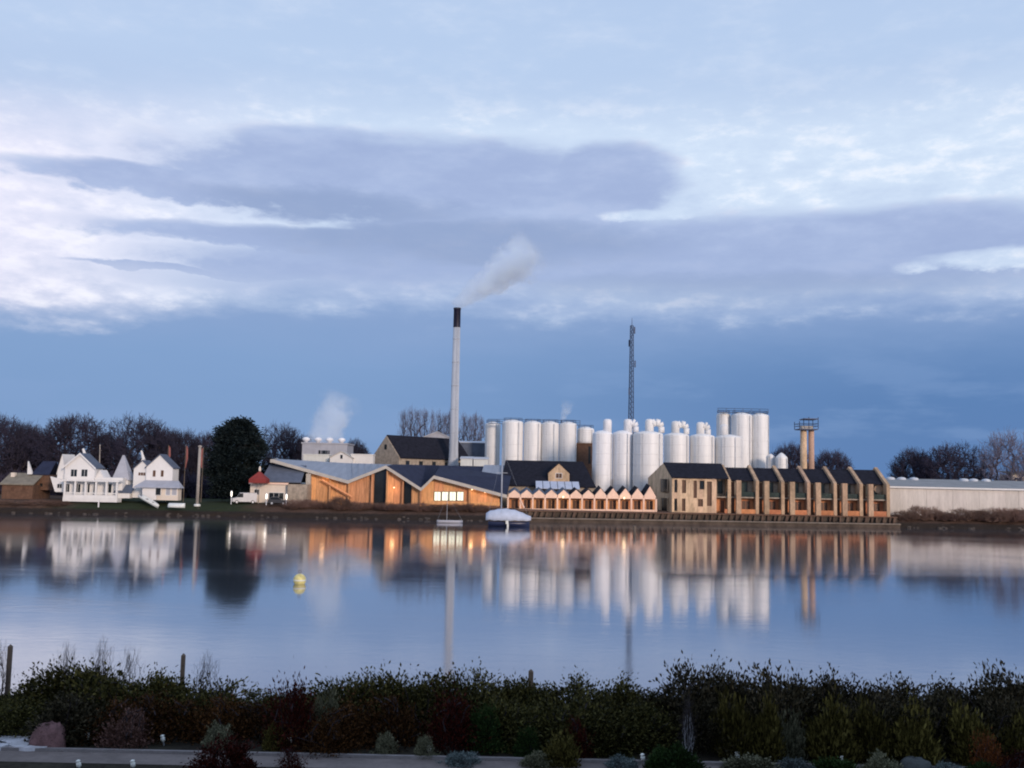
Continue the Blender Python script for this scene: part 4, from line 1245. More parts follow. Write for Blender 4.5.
# ------------------------------------------------------------------ works behind the timber hall
# stone mill, turned so that its gable faces left
Y = 220.0
c = at(384.5, 450, Y)
t = thing('stone_mill', 'old stone mill with a dark slate roof and gable, left of the chimney', 'mill', (c.x, Y + 2, 2.1), rz=R(48), local=True)
Lm, Wm = 22.0, 9.0
zr, ze = zof(384, 435.5, Y) - 2.1, zof(384, 457, Y) - 2.1
MB().prism_x([(-Wm / 2, 0), (-Wm / 2, ze), (0, zr), (Wm / 2, ze), (Wm / 2, 0)], 0, Lm).build('wall', M_greystone, t)
for s in (-1, 1):
    MB().slab([(0.25, 0, zr + 0.02), (0.25, s * (Wm / 2 + 0.3), ze - 0.22), (Lm + 0.3, s * (Wm / 2 + 0.3), ze - 0.22), (Lm + 0.3, 0, zr + 0.02)], (0, 0, 0.25)).build('roof', M_slate, t)
MB().box(-0.08, 0.1, -0.35, 0.35, zr - 3.0, zr - 1.9).build('window', M_glass, t)
for k in range(5):
    MB().box(2 + k * 4, 3.1 + k * 4, -Wm / 2 - 0.05, -Wm / 2 + 0.1, ze - 1.6, ze - 0.7).build('window', M_glass, t)
# dark roofed range behind it to the chimney
Y = 232
a, b, z0, z1 = rect(398, 440.5, 448, 456, Y)
t = thing('slate_roofed_range', 'long dark slate-roofed range joining the stone mill to the chimney', 'building', ((a + b) / 2, Y, 2.1))
MB().box(a, b, Y, Y + 8, 2.1, z0).build('wall', M_greystone, t)
MB().slab([(a - 0.2, Y - 0.3, z0 + 0.01), (b + 0.2, Y - 0.3, z0 + 0.01), (b + 0.2, Y + 4, z1), (a - 0.2, Y + 4, z1)], (0, 0, 0.2)).build('roof', M_slate, t)
MB().slab([(a - 0.2, Y + 4.01, z1), (b + 0.2, Y + 4.01, z1), (b + 0.2, Y + 8.3, z0), (a - 0.2, Y + 8.3, z0)], (0, 0, 0.2)).build('roof', M_slate, t)
for k in range(4):
    u = a + (b - a) * (k + 0.5) / 4
    window(t, u - 0.5, u + 0.5, z0 - 1.7, z0 - 0.4, Y, bars=0)
# shallow pale roof beyond
Y = 252
a, b, z0, z1 = rect(423, 432, 451, 439, Y)
t = thing('low_pitched_shed', 'pale low-pitched shed roof showing just left of the chimney', 'shed', ((a + b) / 2, Y, 2.2))
gable_house(M_grey, mat('pale_roof', (0.45, 0.47, 0.52), 0.6, 0.08, 0.6), t, (a + b) / 2, b - a, Y, Y + 9, 2.2, z0 + 0.3, z1)
# grey process building with roof cowls
Y = 224
a, b, z0, z1 = rect(302, 444, 347, 458, Y)
t = thing('process_building', 'grey process building with four white roof cowls venting steam', 'building', ((a + b) / 2, Y, 2.1))
MB().box(a, b, Y, Y + 9, 2.1, z1).build('wall', M_grey, t)
MB().box(a - 0.2, b + 0.2, Y - 0.2, Y + 9.2, z1 + 0.003, z1 + 0.3).build('parapet', M_grey, t)
for px in (306, 318, 329.5, 341.5):
    c = at(px, 443, Y + 1.5)
    cw = MB().lathe(c.x, Y + 1.5, [(0.45, z1 + 0.31), (0.45, z1 + 0.6), (0.85, z1 + 0.8), (0.85, z1 + 1.2), (0.4, z1 + 1.5)], 14).build('cowl', M_siloB, t, True)
u0, u1, w0, w1 = rect(318, 450, 330, 456, Y); window(t, u0, u1, w0, w1, Y, bars=2, frame=M_grey)
for x in np.linspace(a + 1, b - 1, 6):
    MB().box(x - 0.06, x + 0.06, Y - 0.08, Y - 0.002, 4, z1).build('cladding_rib', M_grey, t)
for name, lab, r_, m_ in (('white_cabin', 'pale blue-white cabin at the foot of the grey process building', (303, 455, 329, 466), M_boat),
                          ('white_container', 'white container between the process building and the stone mill', (351, 455, 373, 463), M_white)):
    a, b, z0, z1 = rect(*r_, 216)
    t = thing(name, lab, 'container' if 'cont' in name else 'cabin', ((a + b) / 2, 216, 2.1))
    MB().box(a, b, 216, 219, 2.1, z1).build('body', m_, t)
    MB().box(a - 0.12, b + 0.12, 215.85, 219.1, z1 + 0.002, z1 + 0.2).build('lid', m_, t)
    for k in range(int((b - a) / 0.8)):
        MB().box(a + 0.3 + k * 0.8, a + 0.45 + k * 0.8, 215.93, 215.998, 2.2, z1 - 0.1).build('rib', m_, t)
a, b, z0, z1 = rect(330, 452, 352, 466, 214)
t = thing('cream_gabled_shed', 'cream gabled shed with a dark window right of the pale cabin', 'shed', ((a + b) / 2, 214, 2.1))
gable_house(M_white, M_fascia, t, (a + b) / 2, b - a, 214, 219, 2.1, zof(341, 458, 214), z1, over=0.15)
u0, u1, w0, w1 = rect(340, 454.5, 343, 459, 214); window(t, u0, u1, w0, w1, 214, bars=0)
# slim lightning pole near the cabins
# pale sheds at the chimney foot
for name, lab, r_, m_, Y in (('metal_clad_shed', 'blue-grey metal shed right behind the foot of the chimney', (458, 443, 486, 462), M_bluegrey, 246),
                             ('white_plant_box', 'white plant box at the foot of the chimney, left one of two', (460.5, 459, 472.5, 466), M_boat, 222),
                             ('white_plant_box', 'white plant box at the foot of the leftmost silo, right one of two', (473.5, 459.5, 488, 466.5), M_boat, 222)):
    a, b, z0, z1 = rect(*r_, Y)
    t = thing(name, lab, 'shed' if 'shed' in name else 'plant box', ((a + b) / 2, Y, 2.1))
    MB().box(a, b, Y, Y + 4, 2.1, z1).build('body', m_, t)
    MB().slab([(a - 0.15, Y - 0.15, z1 + 0.005), (b + 0.15, Y - 0.15, z1 + 0.005), (b + 0.15, Y + 4.1, z1 + 0.5), (a - 0.15, Y + 4.1, z1 + 0.5)], (0, 0, 0.14)).build('roof', mat('pale_roof', (0.45, 0.47, 0.52)), t)
    for k in range(3):
        u = a + (b - a) * (k + 0.5) / 3
        MB().box(u - 0.05, u + 0.05, Y - 0.06, Y - 0.002, 2.3, z1 - 0.1).build('rib', m_, t)

# long navy-roofed wing behind the timber hall and the dark slate hall with a stone dormer
Y = 208
t = thing('navy_roofed_wing', 'long low wing with a navy roof behind the timber hall', 'building', (xof(470, 480, Y), Y, 2.1))
a, b = xof(388, 475, Y), xof(512, 480, Y)
z0, z1 = zof(450, 478, Y), zof(450, 466.5, 216)
MB().box(a, b, Y, Y + 14, 2.1, z0).build('wall', M_greystone, t)
MB().slab([(a, Y - 0.3, z0 + 0.01), (b, Y - 0.3, z0 + 0.01), (b - 2, 216, z1), (a, 216, z1)], (0, 0, 0.2)).build('roof', M_navy, t)
MB().slab([(a, 216.01, z1), (b - 2, 216.01, z1), (b, 222.3, z0), (a, 222.3, z0)], (0, 0, 0.2)).build('roof', M_navy, t)
p0, p1 = at(482, 468.5, 215), at(512, 478, 209.5)
MB().slab([(xof(481, 478, 209.5), 209.5, z0 + 0.75), (xof(516, 478, 209.5), 209.5, z0 + 0.75), (xof(510, 468, 215), 215, z1 + 0.3), (xof(484, 468, 215), 215, z1 + 0.3)], (0, 0, 0.2)).build('roof_light', M_zinc, t)
MB().slab([(xof(433, 478, 210), 210, z0 + 0.62), (xof(476, 478, 210), 210, z0 + 0.62), (xof(476, 473, 212.5), 212.5, z0 + 1.02), (xof(440, 473, 212.5), 212.5, z0 + 1.02)], (0, 0, 0.22)).build('roof_light', M_zinc, t)

Y = 204
t = thing('slate_hall', 'dark slate-roofed hall with a stone gabled dormer below the row of silos', 'hall', (xof(550, 490, Y), Y, 2.1))
a, b = xof(500, 485, Y), xof(596, 488, Y)
z0, z1 = zof(550, 487, Y), zof(550, 462, 214)
MB().box(a + 0.5, b - 0.2, Y, Y + 20, 2.1, z0).build('wall', M_greystone, t)
MB().slab([(a, Y - 0.3, z0 + 0.01), (b, Y - 0.3, z0 + 0.01), (xof(583, 462, 214), 214, z1), (xof(505.5, 462, 214), 214, z1)], (0, 0, 0.22)).build('roof', M_slate, t)
MB().slab([(xof(505.5, 462, 214), 214.01, z1), (xof(583, 462, 214), 214.01, z1), (b, 224.3, z0), (a, 224.3, z0)], (0, 0, 0.22)).build('roof', M_slate, t)
u0, u1, w0, w1 = rect(548.5, 472, 569.5, 484, Y + 1)
gable_house(M_tan, M_slate, t, (u0 + u1) / 2, u1 - u0, Y + 1.5, Y + 9, w0 - 0.5, w1 - 0.2, zof(560, 463.5, Y + 1), over=0.15, names=('dormer', 'dormer_roof'))
window(t, (u0 + u1) / 2 - 0.7, (u0 + u1) / 2 + 0.7, w1 - 1.3, w1 - 0.2, Y + 1.5, glass=M_brownwin)
# pale glazed canopies along its eaves
for k in range(6):
    a = xof(536 + k * 7.4, 485, 200); b = xof(542.8 + k * 7.4, 485, 200)
    zc = zof(556, 489, 200)
    MB().slab([(a, 199.5, zc), (b, 199.5, zc), (b, 203.5, zc + 1.4), (a, 203.5, zc + 1.4)], (0, 0, 0.12)).build('canopy', M_cover, t)
for k in range(2):
    c = at(525 + 2 * k, 470 + 8 * k, 208)
# ------------------------------------------------------------------ boats
def covered_yacht():
    Y = 164.0
    a, b = xof(486, 515, Y), xof(531, 516, Y)
    L = b - a; xc = (a + b) / 2
    t = thing('covered_yacht', 'moored navy-hulled yacht under a pale blue canvas cover with a bare mast', 'boat', (xc, Y, 0))
    n = 12; vs = []; fs = []; k = 7
    for i in range(n):
        u = i / (n - 1)
        w_ = 1.25 * (math.sin(math.pi * min(1, 0.32 + 0.68 * u)) ** 0.65) + 0.02
        sh = 0.75 + 0.35 * (u - 0.35) ** 2
        for s, zz in ((1, sh), (0.96, sh * 0.5), (0.7, 0.0), (0, -0.35), (-0.7, 0.0), (-0.96, sh * 0.5), (-1, sh)):
            vs.append((a + 0.4 + u * (L - 0.6), Y + s * w_, zz))
    for i in range(n - 1):
        for j in range(k): fs.append((i * k + j, i * k + (j + 1) % k, (i + 1) * k + (j + 1) % k, (i + 1) * k + j))
    fs += [tuple(range(k - 1, -1, -1)), tuple(range((n - 1) * k, n * k))]
    MB().add(vs, fs).build('hull', M_navyhull, t, True)
    # canvas tent over a ridge
    vs = []; fs = []
    for i in range(n):
        u = i / (n - 1)
        top = 1.1 + 1.75 * math.sin(math.pi * (0.12 + 0.80 * u) ** 0.85) ** 0.8
        w_ = 1.45 * (math.sin(math.pi * (0.22 + 0.66 * u)) ** 0.6) + 0.05
        dz_ = (0.10 if i % 2 else -0.05) * (0.6 + 0.4 * math.sin(i * 1.3))
        for s, zz in ((1, 0.98), (0.85, 0.4 * top + 0.75), (0.3, top - 0.12), (0, top), (-0.3, top - 0.12), (-0.85, 0.4 * top + 0.75), (-1, 0.98)):
            vs.append((a + u * L, Y + s * w_, zz + dz_))
    for i in range(n - 1):
        for j in range(k): fs.append((i * k + j, i * k + (j + 1) % k, (i + 1) * k + (j + 1) % k, (i + 1) * k + j))
    fs += [tuple(range(k - 1, -1, -1)), tuple(range((n - 1) * k, n * k))]
    MB().add(vs, fs).build('canvas_cover', M_cover, t, True)
    mx_ = xof(502, 480, Y)
    MB().tube((mx_, Y, 0.8), (xof(502.5, 447, Y), Y, zof(502, 447, Y)), 0.13, 0.10, 8).build('mast', M_alu, t, True)
    ztop = zof(502, 447, Y)
    r = MB()
    for e in (a + 0.3, b - 0.3): r.tube((mx_, Y, ztop - 0.3), (e, Y, 1.3), 0.010, n=4)
    for s in (-1, 1): r.tube((mx_, Y, ztop - 1.0), (mx_, Y + s * 1.2, 1.1), 0.018, n=4)
    r.build('stays', M_alu, t)['kind'] = 'stuff'
    MB().box(mx_ - 0.9, mx_ + 0.9, Y - 0.05, Y + 0.05, 8.6, 8.68).build('spreader', M_alu, t)
    # outboard on the quarter
    o_ = MB().box(xof(507, 520, Y) - 0.2, xof(507, 520, Y) + 0.25, Y - 1.75, Y - 1.35, 0.45, 1.0).build('outboard', M_boat, t)
    MB().box(xof(507, 520, Y) + 0.0, xof(507, 520, Y) + 0.3, Y - 1.7, Y - 1.45, -0.2, 0.44).build('outboard_leg', M_boat, o_)


covered_yacht()
c = at(450, 518, 172)
t = dinghy('sailing_dinghy', 'small open white boat with a bare mast moored below the lit ribbon window', (c.x, 171.5, -0.12), 4.4, 1.5, 0.55, R(4), M_grey)
MB().tube((-0.5, 0, 0.1), (-0.5, 0, 5.0), 0.045, 0.03, 6).build('mast', M_alu, t)
m = MB()
for e in (-2.1, 2.1): m.tube((-0.5, 0, 4.9), (e, 0, 0.6), 0.008, n=4)
m.build('stays', M_alu, t)['kind'] = 'stuff'
# buoy
c = ground_at(299.5, 584, 0.0)
t = thing('yellow_buoy', 'round yellow mooring buoy floating alone on the river', 'buoy', (c.x, c.y, 0))
r = 0.45
pr = [(r * math.sin(math.pi * k / 12) + 0.005, 0.28 - r * math.cos(math.pi * k / 12)) for k in range(13)]
MB().lathe(c.x, c.y, pr, 24).build('float', M_buoy, t, True)
MB().lathe(c.x, c.y, [(r + 0.005, 0.24), (r + 0.02, 0.26), (r + 0.02, 0.3), (r + 0.005, 0.32)], 24).build('band', M_boat, t, True)
ri = MB()
for i in range(12):
    a, b = math.pi * 2 * i / 12, math.pi * 2 * (i + 1) / 12
    ri.tube((c.x + 0.1 * math.cos(a), c.y, 0.88 + 0.1 * math.sin(a)), (c.x + 0.1 * math.cos(b), c.y, 0.88 + 0.1 * math.sin(b)), 0.02, n=5)
ri.build('ring', M_post, t)
c = ground_at(634.5, 535, 0.0)
t = thing('mooring_pile', 'dark timber mooring pile standing in the river before the quay', 'pile', (c.x, c.y, 0))
MB().lathe(c.x, c.y, [(0.2, -1), (0.2, 1.2), (0.16, 1.35)], 10).build('shaft', M_post, t, True)
MB().tube((c.x - 0.5, c.y, 0.8), (c.x + 0.5, c.y, 0.9), 0.09, n=6).build('cross_bar', M_post, t)


# ------------------------------------------------------------------ vegetation generators
def prisms(segs, k=3):
    """segs: array n x 8 (p0, p1, r0, r1) -> open k-sided tapered tubes"""
    segs = np.asarray(segs, dtype=np.float64)
    p0, p1, r0, r1 = segs[:, :3], segs[:, 3:6], segs[:, 6], segs[:, 7]
    d = p1 - p0; d /= np.maximum(np.linalg.norm(d, axis=1, keepdims=True), 1e-9)
    ref = np.where(np.abs(d[:, 2:3]) > 0.9, np.array([[1., 0, 0]]), np.array([[0, 0, 1.]]))
    u = np.cross(d, ref); u /= np.linalg.norm(u, axis=1, keepdims=True); v = np.cross(d, u)
    V = []
    for p, r in ((p0, r0), (p1, r1)):
        for i in range(k):
            a = 2 * math.pi * i / k
            V.append(p + (u * math.cos(a) + v * math.sin(a)) * r[:, None])
    V = np.stack(V, axis=1).reshape(-1, 3)
    b = (np.arange(len(segs)) * 2 * k)[:, None]
    Fq = np.concatenate([b + np.array([[i, (i + 1) % k, (i + 1) % k + k, i + k]]) for i in range(k)], axis=0)
    return V, Fq


def grow(seed, H, W, trunk, n, twigs, env='dome', r_tip=0.035, up=0.5, twlen=0.8, lean=0.0):
    """branches grown towards points scattered through the crown; returns thick and thin segments"""
    g = np.random.default_rng(seed)
    zc = trunk + (H - trunk) * (0.42 if env == 'dome' else 0.5)
    P = []
    lob = g.normal(size=(7, 3)); lob /= np.linalg.norm(lob, axis=1, keepdims=True)
    lob_a = g.uniform(-0.16, 0.16, 7)
    while len(P) < n:
        q = g.normal(size=3); q /= np.linalg.norm(q)
        sc = 1 + float(np.sum(lob_a * np.maximum(0, lob @ q) ** 3))
        rr = g.uniform(0.15, 1) ** 0.40 * sc
        if env == 'dome':
            z = zc + q[2] * rr * ((H - zc) if q[2] > 0 else (zc - trunk * 0.8))
            P.append((q[0] * rr * W / 2, q[1] * rr * W / 2, z))
        else:
            u = g.uniform(0, 1)
            wv = W / 2 * (math.sin(math.pi * (0.12 + 0.85 * u)) ** 0.8)
            P.append((q[0] * wv * rr, q[1] * wv * rr, trunk * 0.5 + u * (H - trunk * 0.5)))
    P = np.array(P)
    P[:, 0] += lean * (P[:, 2] / H)
    nodes = [np.array([0, 0, trunk * i / 4]) for i in range(5)]
    par = [-1, 0, 1, 2, 3]
    if env != 'dome':
        for i in range(1, 12):
            nodes.append(np.array([lean * 0.5 * i / 12, 0, trunk + (H * 0.95 - trunk) * i / 12])); par.append(len(nodes) - 2)
    order = np.argsort(np.linalg.norm(P - np.array([0, 0, trunk]), axis=1))
    N = np.zeros((n * 4 + 40, 3)); N[:len(nodes)] = nodes; cnt = len(nodes)
    parent = par + [0] * (len(N) - cnt)
    tips = []
    for i in order:
        p = P[i]
        d = N[3:cnt] - p
        dd = np.sum(d * d, axis=1) + np.maximum(0, N[3:cnt, 2] - p[2] + 0.3) * 6.0 * up
        j = int(np.argmin(dd)) + 3
        ln = math.sqrt(np.sum((N[j] - p) ** 2))
        ns = 1 if ln < H * 0.07 else (2 if ln < H * 0.2 else 3)
        last = j
        for s in range(1, ns + 1):
            u = s / ns
            q = N[j] * (1 - u) + p * u
            if s < ns: q = q + g.normal(size=3) * ln * 0.06 + np.array([0, 0, 0.06 * ln])
            N[cnt] = q; parent[cnt] = last; last = cnt; cnt += 1
        tips.append(last)
    wgt = np.zeros(cnt)
    for t_ in tips: wgt[t_] = 1
    for i in range(cnt - 1, 0, -1): wgt[parent[i]] += wgt[i]
    rad = r_tip * np.maximum(wgt, 1) ** 0.42
    thick, thin = [], []
    for i in range(1, cnt):
        p = parent[i]
        s = (*N[p], *N[i], min(rad[p], rad[i] * 1.5), rad[i])
        (thick if wgt[i] > n * 0.025 else thin).append(s)
    # twigs at and along the tips
    c0 = np.array([0, 0, zc * 0.8])
    for t_ in tips:
        for _ in range(twigs):
            o = N[t_] + g.normal(size=3) * twlen * 0.35
            d = o - c0; d /= max(np.linalg.norm(d), 1e-6)
            d = d * 0.6 + g.normal(size=3) * 0.55 + np.array([0, 0, up])
            d /= np.linalg.norm(d)
            e = o + d * twlen * g.uniform(0.5, 1.3)
            thin.append((*o, *e, r_tip * 0.8, r_tip * 0.45))
    return thick, thin


def bare_proto(seed, H, W, trunk, n, twigs, **k):
    th, tn = grow(seed, H, W, trunk, n, twigs, **k)
    return np_mesh('trunk_mesh', *prisms(th, 6)), np_mesh('crown_mesh', *prisms(tn, 3))


def place_bare(proto, base, name, label, cat, px, ptop, wpx, Y, mats, z0=2.2, group=None, rz=None, parts=('trunk', 'crown')):
    """base: (H, W) of the prototype"""
    zt = zof(px, ptop, Y)
    sx = wpx / F * Y / base[1]; sz = (zt - z0) / base[0]
    t = thing(name, label, cat, (xof(px, (ptop + 480) / 2, Y), Y, z0), group, random.uniform(0, 6.28) if rz is None else rz, local=True)
    t.scale = (sx, sx, sz)
    for me, nm, m in zip(proto, parts, mats):
        if not me.materials: me.materials.append(m)
        o = bpy.data.objects.new(nm, me); COL.objects.link(o); o.parent = t
        o.material_slots[0].link = 'OBJECT'; o.material_slots[0].material = m
        if nm in ('stems', 'twigs'): o['kind'] = 'stuff'
    return t


DOME = [bare_proto(11 + i, 14, 16, 3.2, 1100, 8, r_tip=0.05, twlen=0.95, up=0.25) for i in range(4)]
OPEN = [bare_proto(31 + i, 14, 15, 2.6, 700, 4, r_tip=0.045, twlen=1.3, up=0.7) for i in range(2)]
POP = [bare_proto(51 + i, 18, 4.6, 2.5, 260, 3, env='col', r_tip=0.028, twlen=1.3, up=1.1) for i in range(3)]
SHR = [bare_proto(71 + i, 3.0, 3.6, 0.3, 420, 5, r_tip=0.022, twlen=0.42, up=0.5) for i in range(4)]

# woodland behind the white houses
wood = [(3, 417, 58, 230, 0, 'above the brown boathouse at the left edge'), (34, 432, 42, 240, 1, 'with the lower crown above the small navy-roofed house'), (73, 416, 74, 228, 3, 'with the tallest broad crown above the left white house'),
        (112, 434, 40, 242, 2, 'low between the two broad crowns, above the steep-roofed outbuilding'), (142, 419, 64, 230, 1, 'with a broad crown above the twin-gabled white house'), (181, 431, 46, 240, 3, 'above the two hanging flags'),
        (206, 433, 40, 244, 0, 'touching the left side of the dark evergreen'), (24, 424, 40, 236, 2, 'between the boathouse chimney and the navy roof'), (164, 428, 40, 236, 0, 'right behind the twin-gabled house chimney')]
for i, (px, pt, w_, Y, k, where) in enumerate(wood):
    place_bare(DOME[k], (14, 16), 'bare_tree', 'bare dark winter tree ' + where, 'tree', px, pt, w_, Y, (M_bark, M_twig), group='bare trees behind the white houses')
for i, (px, pt, w_, Y, k, where) in enumerate([(284, 427, 44, 262, 1, 'behind the left end of the timber hall'), (355, 440, 36, 262, 0, 'between the steam and the stone mill'), (308, 436, 40, 268, 3, 'behind the grey process building'),
                                                (788, 444, 44, 262, 2, 'between the tallest silos and the cage tower'), (832, 451, 46, 258, 3, 'right of the cage tower'),
                                                (913, 449, 46, 246, 0, 'with a rounded dark crown, left one above the pale shed'), (950, 446, 60, 240, 1, 'with a broad dark crown, middle one above the pale shed')]):
    place_bare(DOME[k], (14, 16), 'bare_tree', 'bare dark tree ' + where, 'tree', px, pt, w_, Y, (M_bark, M_twig), group='bare trees behind the works')
place_bare(OPEN[0], (14, 15), 'bare_tree', 'large open grey bare tree at the right edge above the shed', 'tree', 1008, 435, 62, 234, (M_bark, M_twigp), group='bare trees behind the works')
place_bare(OPEN[1], (14, 15), 'bare_tree', 'open grey bare tree cut by the right picture edge', 'tree', 1046, 440, 56, 238, (M_bark, M_twigp), group='bare trees behind the works')
LAND = [(-20, 'just left of the picture edge post'), (8, 'below the left fence post'), (17, 'in line with the brown boathouse'), (41, 'in line with the navy-roofed small house'), (66, 'in line with the left end of the white veranda'),
        (79, 'in line with the left white gable'), (100, 'in line with the thin flagpole'), (118, 'in line with the steep-roofed outbuilding'), (141, 'in line with the tilted dinghy'), (158, 'in line with the twin-gabled white house'), (183, 'beside the thin fence post'),
        (199, 'in line with the tall pale pole'), (220, 'in line with the left side of the dark evergreen'), (240, 'in line with the dark evergreen'), (260, 'in line with the red parasol'), (282, 'in line with the cream bungalow'), (300, 'in line with the yellow buoy'),
        (330, 'in line with the grey process building'), (350, 'in line with the first roof valley of the timber hall'), (386, 'in line with the first roof peak of the timber hall'), (405, 'in line with the stone mill roof'), (421, 'in line with the second roof valley of the timber hall'), (448, 'below the reflection of the chimney'),
        (470, 'in line with the lit ribbon window'), (492, 'in line with the slim left silo'), (512, 'in line with the covered yacht'), (532, 'beside the short middle fence post'), (560, 'in line with the stone dormer'), (585, 'in line with the brown tower'), (603, 'in line with the leftmost big tank'),
        (625, 'below the reflection of the mast'), (648, 'in line with the broadest tank'), (676, 'in line with the terrace gable end'), (702, 'in line with the windowed end of the terrace'), (731, 'in line with the first party wall of the terrace'), (745, 'in line with the middle tallest silo'), (760, 'in line with the second party wall of the terrace'),
        (784, 'in line with the third party wall of the terrace'), (807, 'in line with the cage tower'), (837, 'in line with the fifth party wall of the terrace'), (863, 'in line with the sixth party wall of the terrace'), (890, 'in line with the right end of the terrace'), (913, 'in line with the left dark tree above the shed'),
        (930, 'in line with the gap before the broad dark tree'), (955, 'in line with the broad dark tree above the shed'), (985, 'in line with the right roof vents of the shed'), (1008, 'in line with the open grey tree at the right'), (1022, 'at the right picture edge'), (1045, 'just past the right picture edge'), (1075, 'farthest right, outside the picture edge')]


class Where:
    def __init__(s): s.free = list(LAND)

    def __call__(s, px):
        b = min(s.free, key=lambda q: abs(q[0] - px)); s.free.remove(b)
        return b[1]


where_h, where_m = Where(), Where()
ORD = ['first', 'second', 'third', 'fourth', 'fifth', 'sixth', 'seventh', 'eighth', 'ninth', 'tenth', 'eleventh', 'twelfth', 'thirteenth', 'fourteenth']
# row of poplars
pops = [(403, 415), (410, 411), (417, 413), (424, 414), (438, 415), (444, 418), (449, 416), (463, 417), (469, 420), (475, 418), (481, 421)]
for i, (px, pt) in enumerate(pops):
    place_bare(POP[i % 3], (18, 4.6), 'poplar_tree', 'slim bare poplar behind the works, ' + ORD[i] + ' from the left in its row', 'tree', px, pt, 17, 292 + (i % 3) * 4, (M_bark, M_twigp), group='poplars behind the mill')
place_bare(POP[1], (18, 4.6), 'birch_tree', 'slim pale-barked leaning tree among the poplars left of the chimney', 'tree', 431.5, 414, 11, 288, (M_birch, M_twigp))

# low dark thicket closing the view under the trees
def thicket(name, label, x0, x1, Y, h, n, seed, m=M_twig):
    g = np.random.default_rng(seed)
    segs = []
    hx = np.convolve(g.uniform(0.6, 1.0, 60), np.ones(3) / 3, 'same') * h
    for _ in range(n):
        x = g.uniform(x0, x1); hh = hx[int((x - x0) / (x1 - x0) * 59)]
        p = np.array([x, Y + g.uniform(-3, 3), 2 + g.uniform(0, 0.75) * hh]); d = g.normal(size=3) * 0.5 + np.array([0, 0, 0.8])
        e = p + d * g.uniform(0.5, 1.6)
        segs.append((*p, *e, 0.11, 0.05))
    o = bpy.data.objects.new(name, np_mesh(name, *prisms(segs, 3))); COL.objects.link(o); o.data.materials.append(m)
    props(o, label, 'thicket', kind='stuff')


thicket('thicket', 'dense dark undergrowth below the bare trees behind the white houses', xof(-30, 470, 215), xof(262, 475, 215), 214, 6.0, 15000, 5)
thicket('thicket', 'brown undergrowth between the process building and the stone mill', xof(262, 470, 270), xof(386, 475, 270), 272, 9.5, 7000, 6)
thicket('thicket', 'dark scrub behind the terrace and the pale shed', xof(765, 480, 236), xof(1060, 480, 236), 234, 6.5, 9000, 8)

# brown bare shrubs along the far bank
GS = 'bare shrubs along the far bank'
bank = [(298, 500, 24), (312, 500, 22), (326, 502, 24), (341, 497, 22), (356, 502, 26), (372, 503, 24), (388, 503, 24), (404, 504, 24), (420, 503, 24), (437, 505, 24), (455, 504, 26), (474, 504, 26), (492, 506, 24), (528, 512, 20)]
for i, (px, pt, w_) in enumerate(bank):
    Y = shore_y(xof(px, 510, 182)) + random.uniform(3.5, 5.5)
    place_bare(SHR[i % 4], (3, 3.6), 'bank_shrub', 'brown bare shrub on the bank before the timber hall, ' + ORD[i] + ' from the left', 'shrub', px, pt, w_ * 1.15, Y, (M_twigb, M_twigb), z0=1.2, group=GS, parts=('stems', 'twigs'))
shd = [(905, 511, 20), (919, 507, 20), (933, 508, 18), (946, 513, 24), (962, 509, 24), (977, 511, 24), (992, 509, 26), (1008, 509, 26), (1022, 509, 26), (1040, 510, 26)]
for i, (px, pt, w_) in enumerate(shd):
    Y = shore_y(xof(px, 515, 190)) + random.uniform(3.0, 4.5)
    place_bare(SHR[i % 4], (3, 3.6), 'bank_shrub', 'dark brown bare shrub before the pale shed, ' + ORD[i] + ' from the left', 'shrub', px, pt, w_ * 1.2, Y, (M_twigb, M_twigb), z0=1.0, group='bare shrubs before the pale shed', parts=('stems', 'twigs'))
for i, (px, pt, w_) in enumerate([(4, 500, 22), (20, 503, 24), (40, 500, 26), (57, 501, 24)]):
    place_bare(SHR[i % 4], (3, 3.6), 'bank_shrub', 'brown bare shrub on the earth bank below the boathouse, ' + ORD[i] + ' from the left', 'shrub', px, pt, w_ * 1.2, 177 + i * 0.6, (M_twigb, M_twigb), z0=1.0, group='bare shrubs below the boathouse', parts=('stems', 'twigs'))


# ------------------------------------------------------------------ leafy plants
def leaf_quads(P, D, L, Wd, g):
    """leaf rhombs at P pointing along D, slightly folded"""
    n = len(P)
    D = D / np.maximum(np.linalg.norm(D, axis=1, keepdims=True), 1e-9)
    rnd = g.normal(size=(n, 3)); s = np.cross(D, rnd); s /= np.maximum(np.linalg.norm(s, axis=1, keepdims=True), 1e-9)
    L = L[:, None]; Wd = Wd[:, None]
    V = np.stack([P, P + D * L * 0.5 + s * Wd * 0.5, P + D * L, P + D * L * 0.5 - s * Wd * 0.5], axis=1).reshape(-1, 3)
    Fq = np.arange(n * 4).reshape(-1, 4)
    return V, Fq


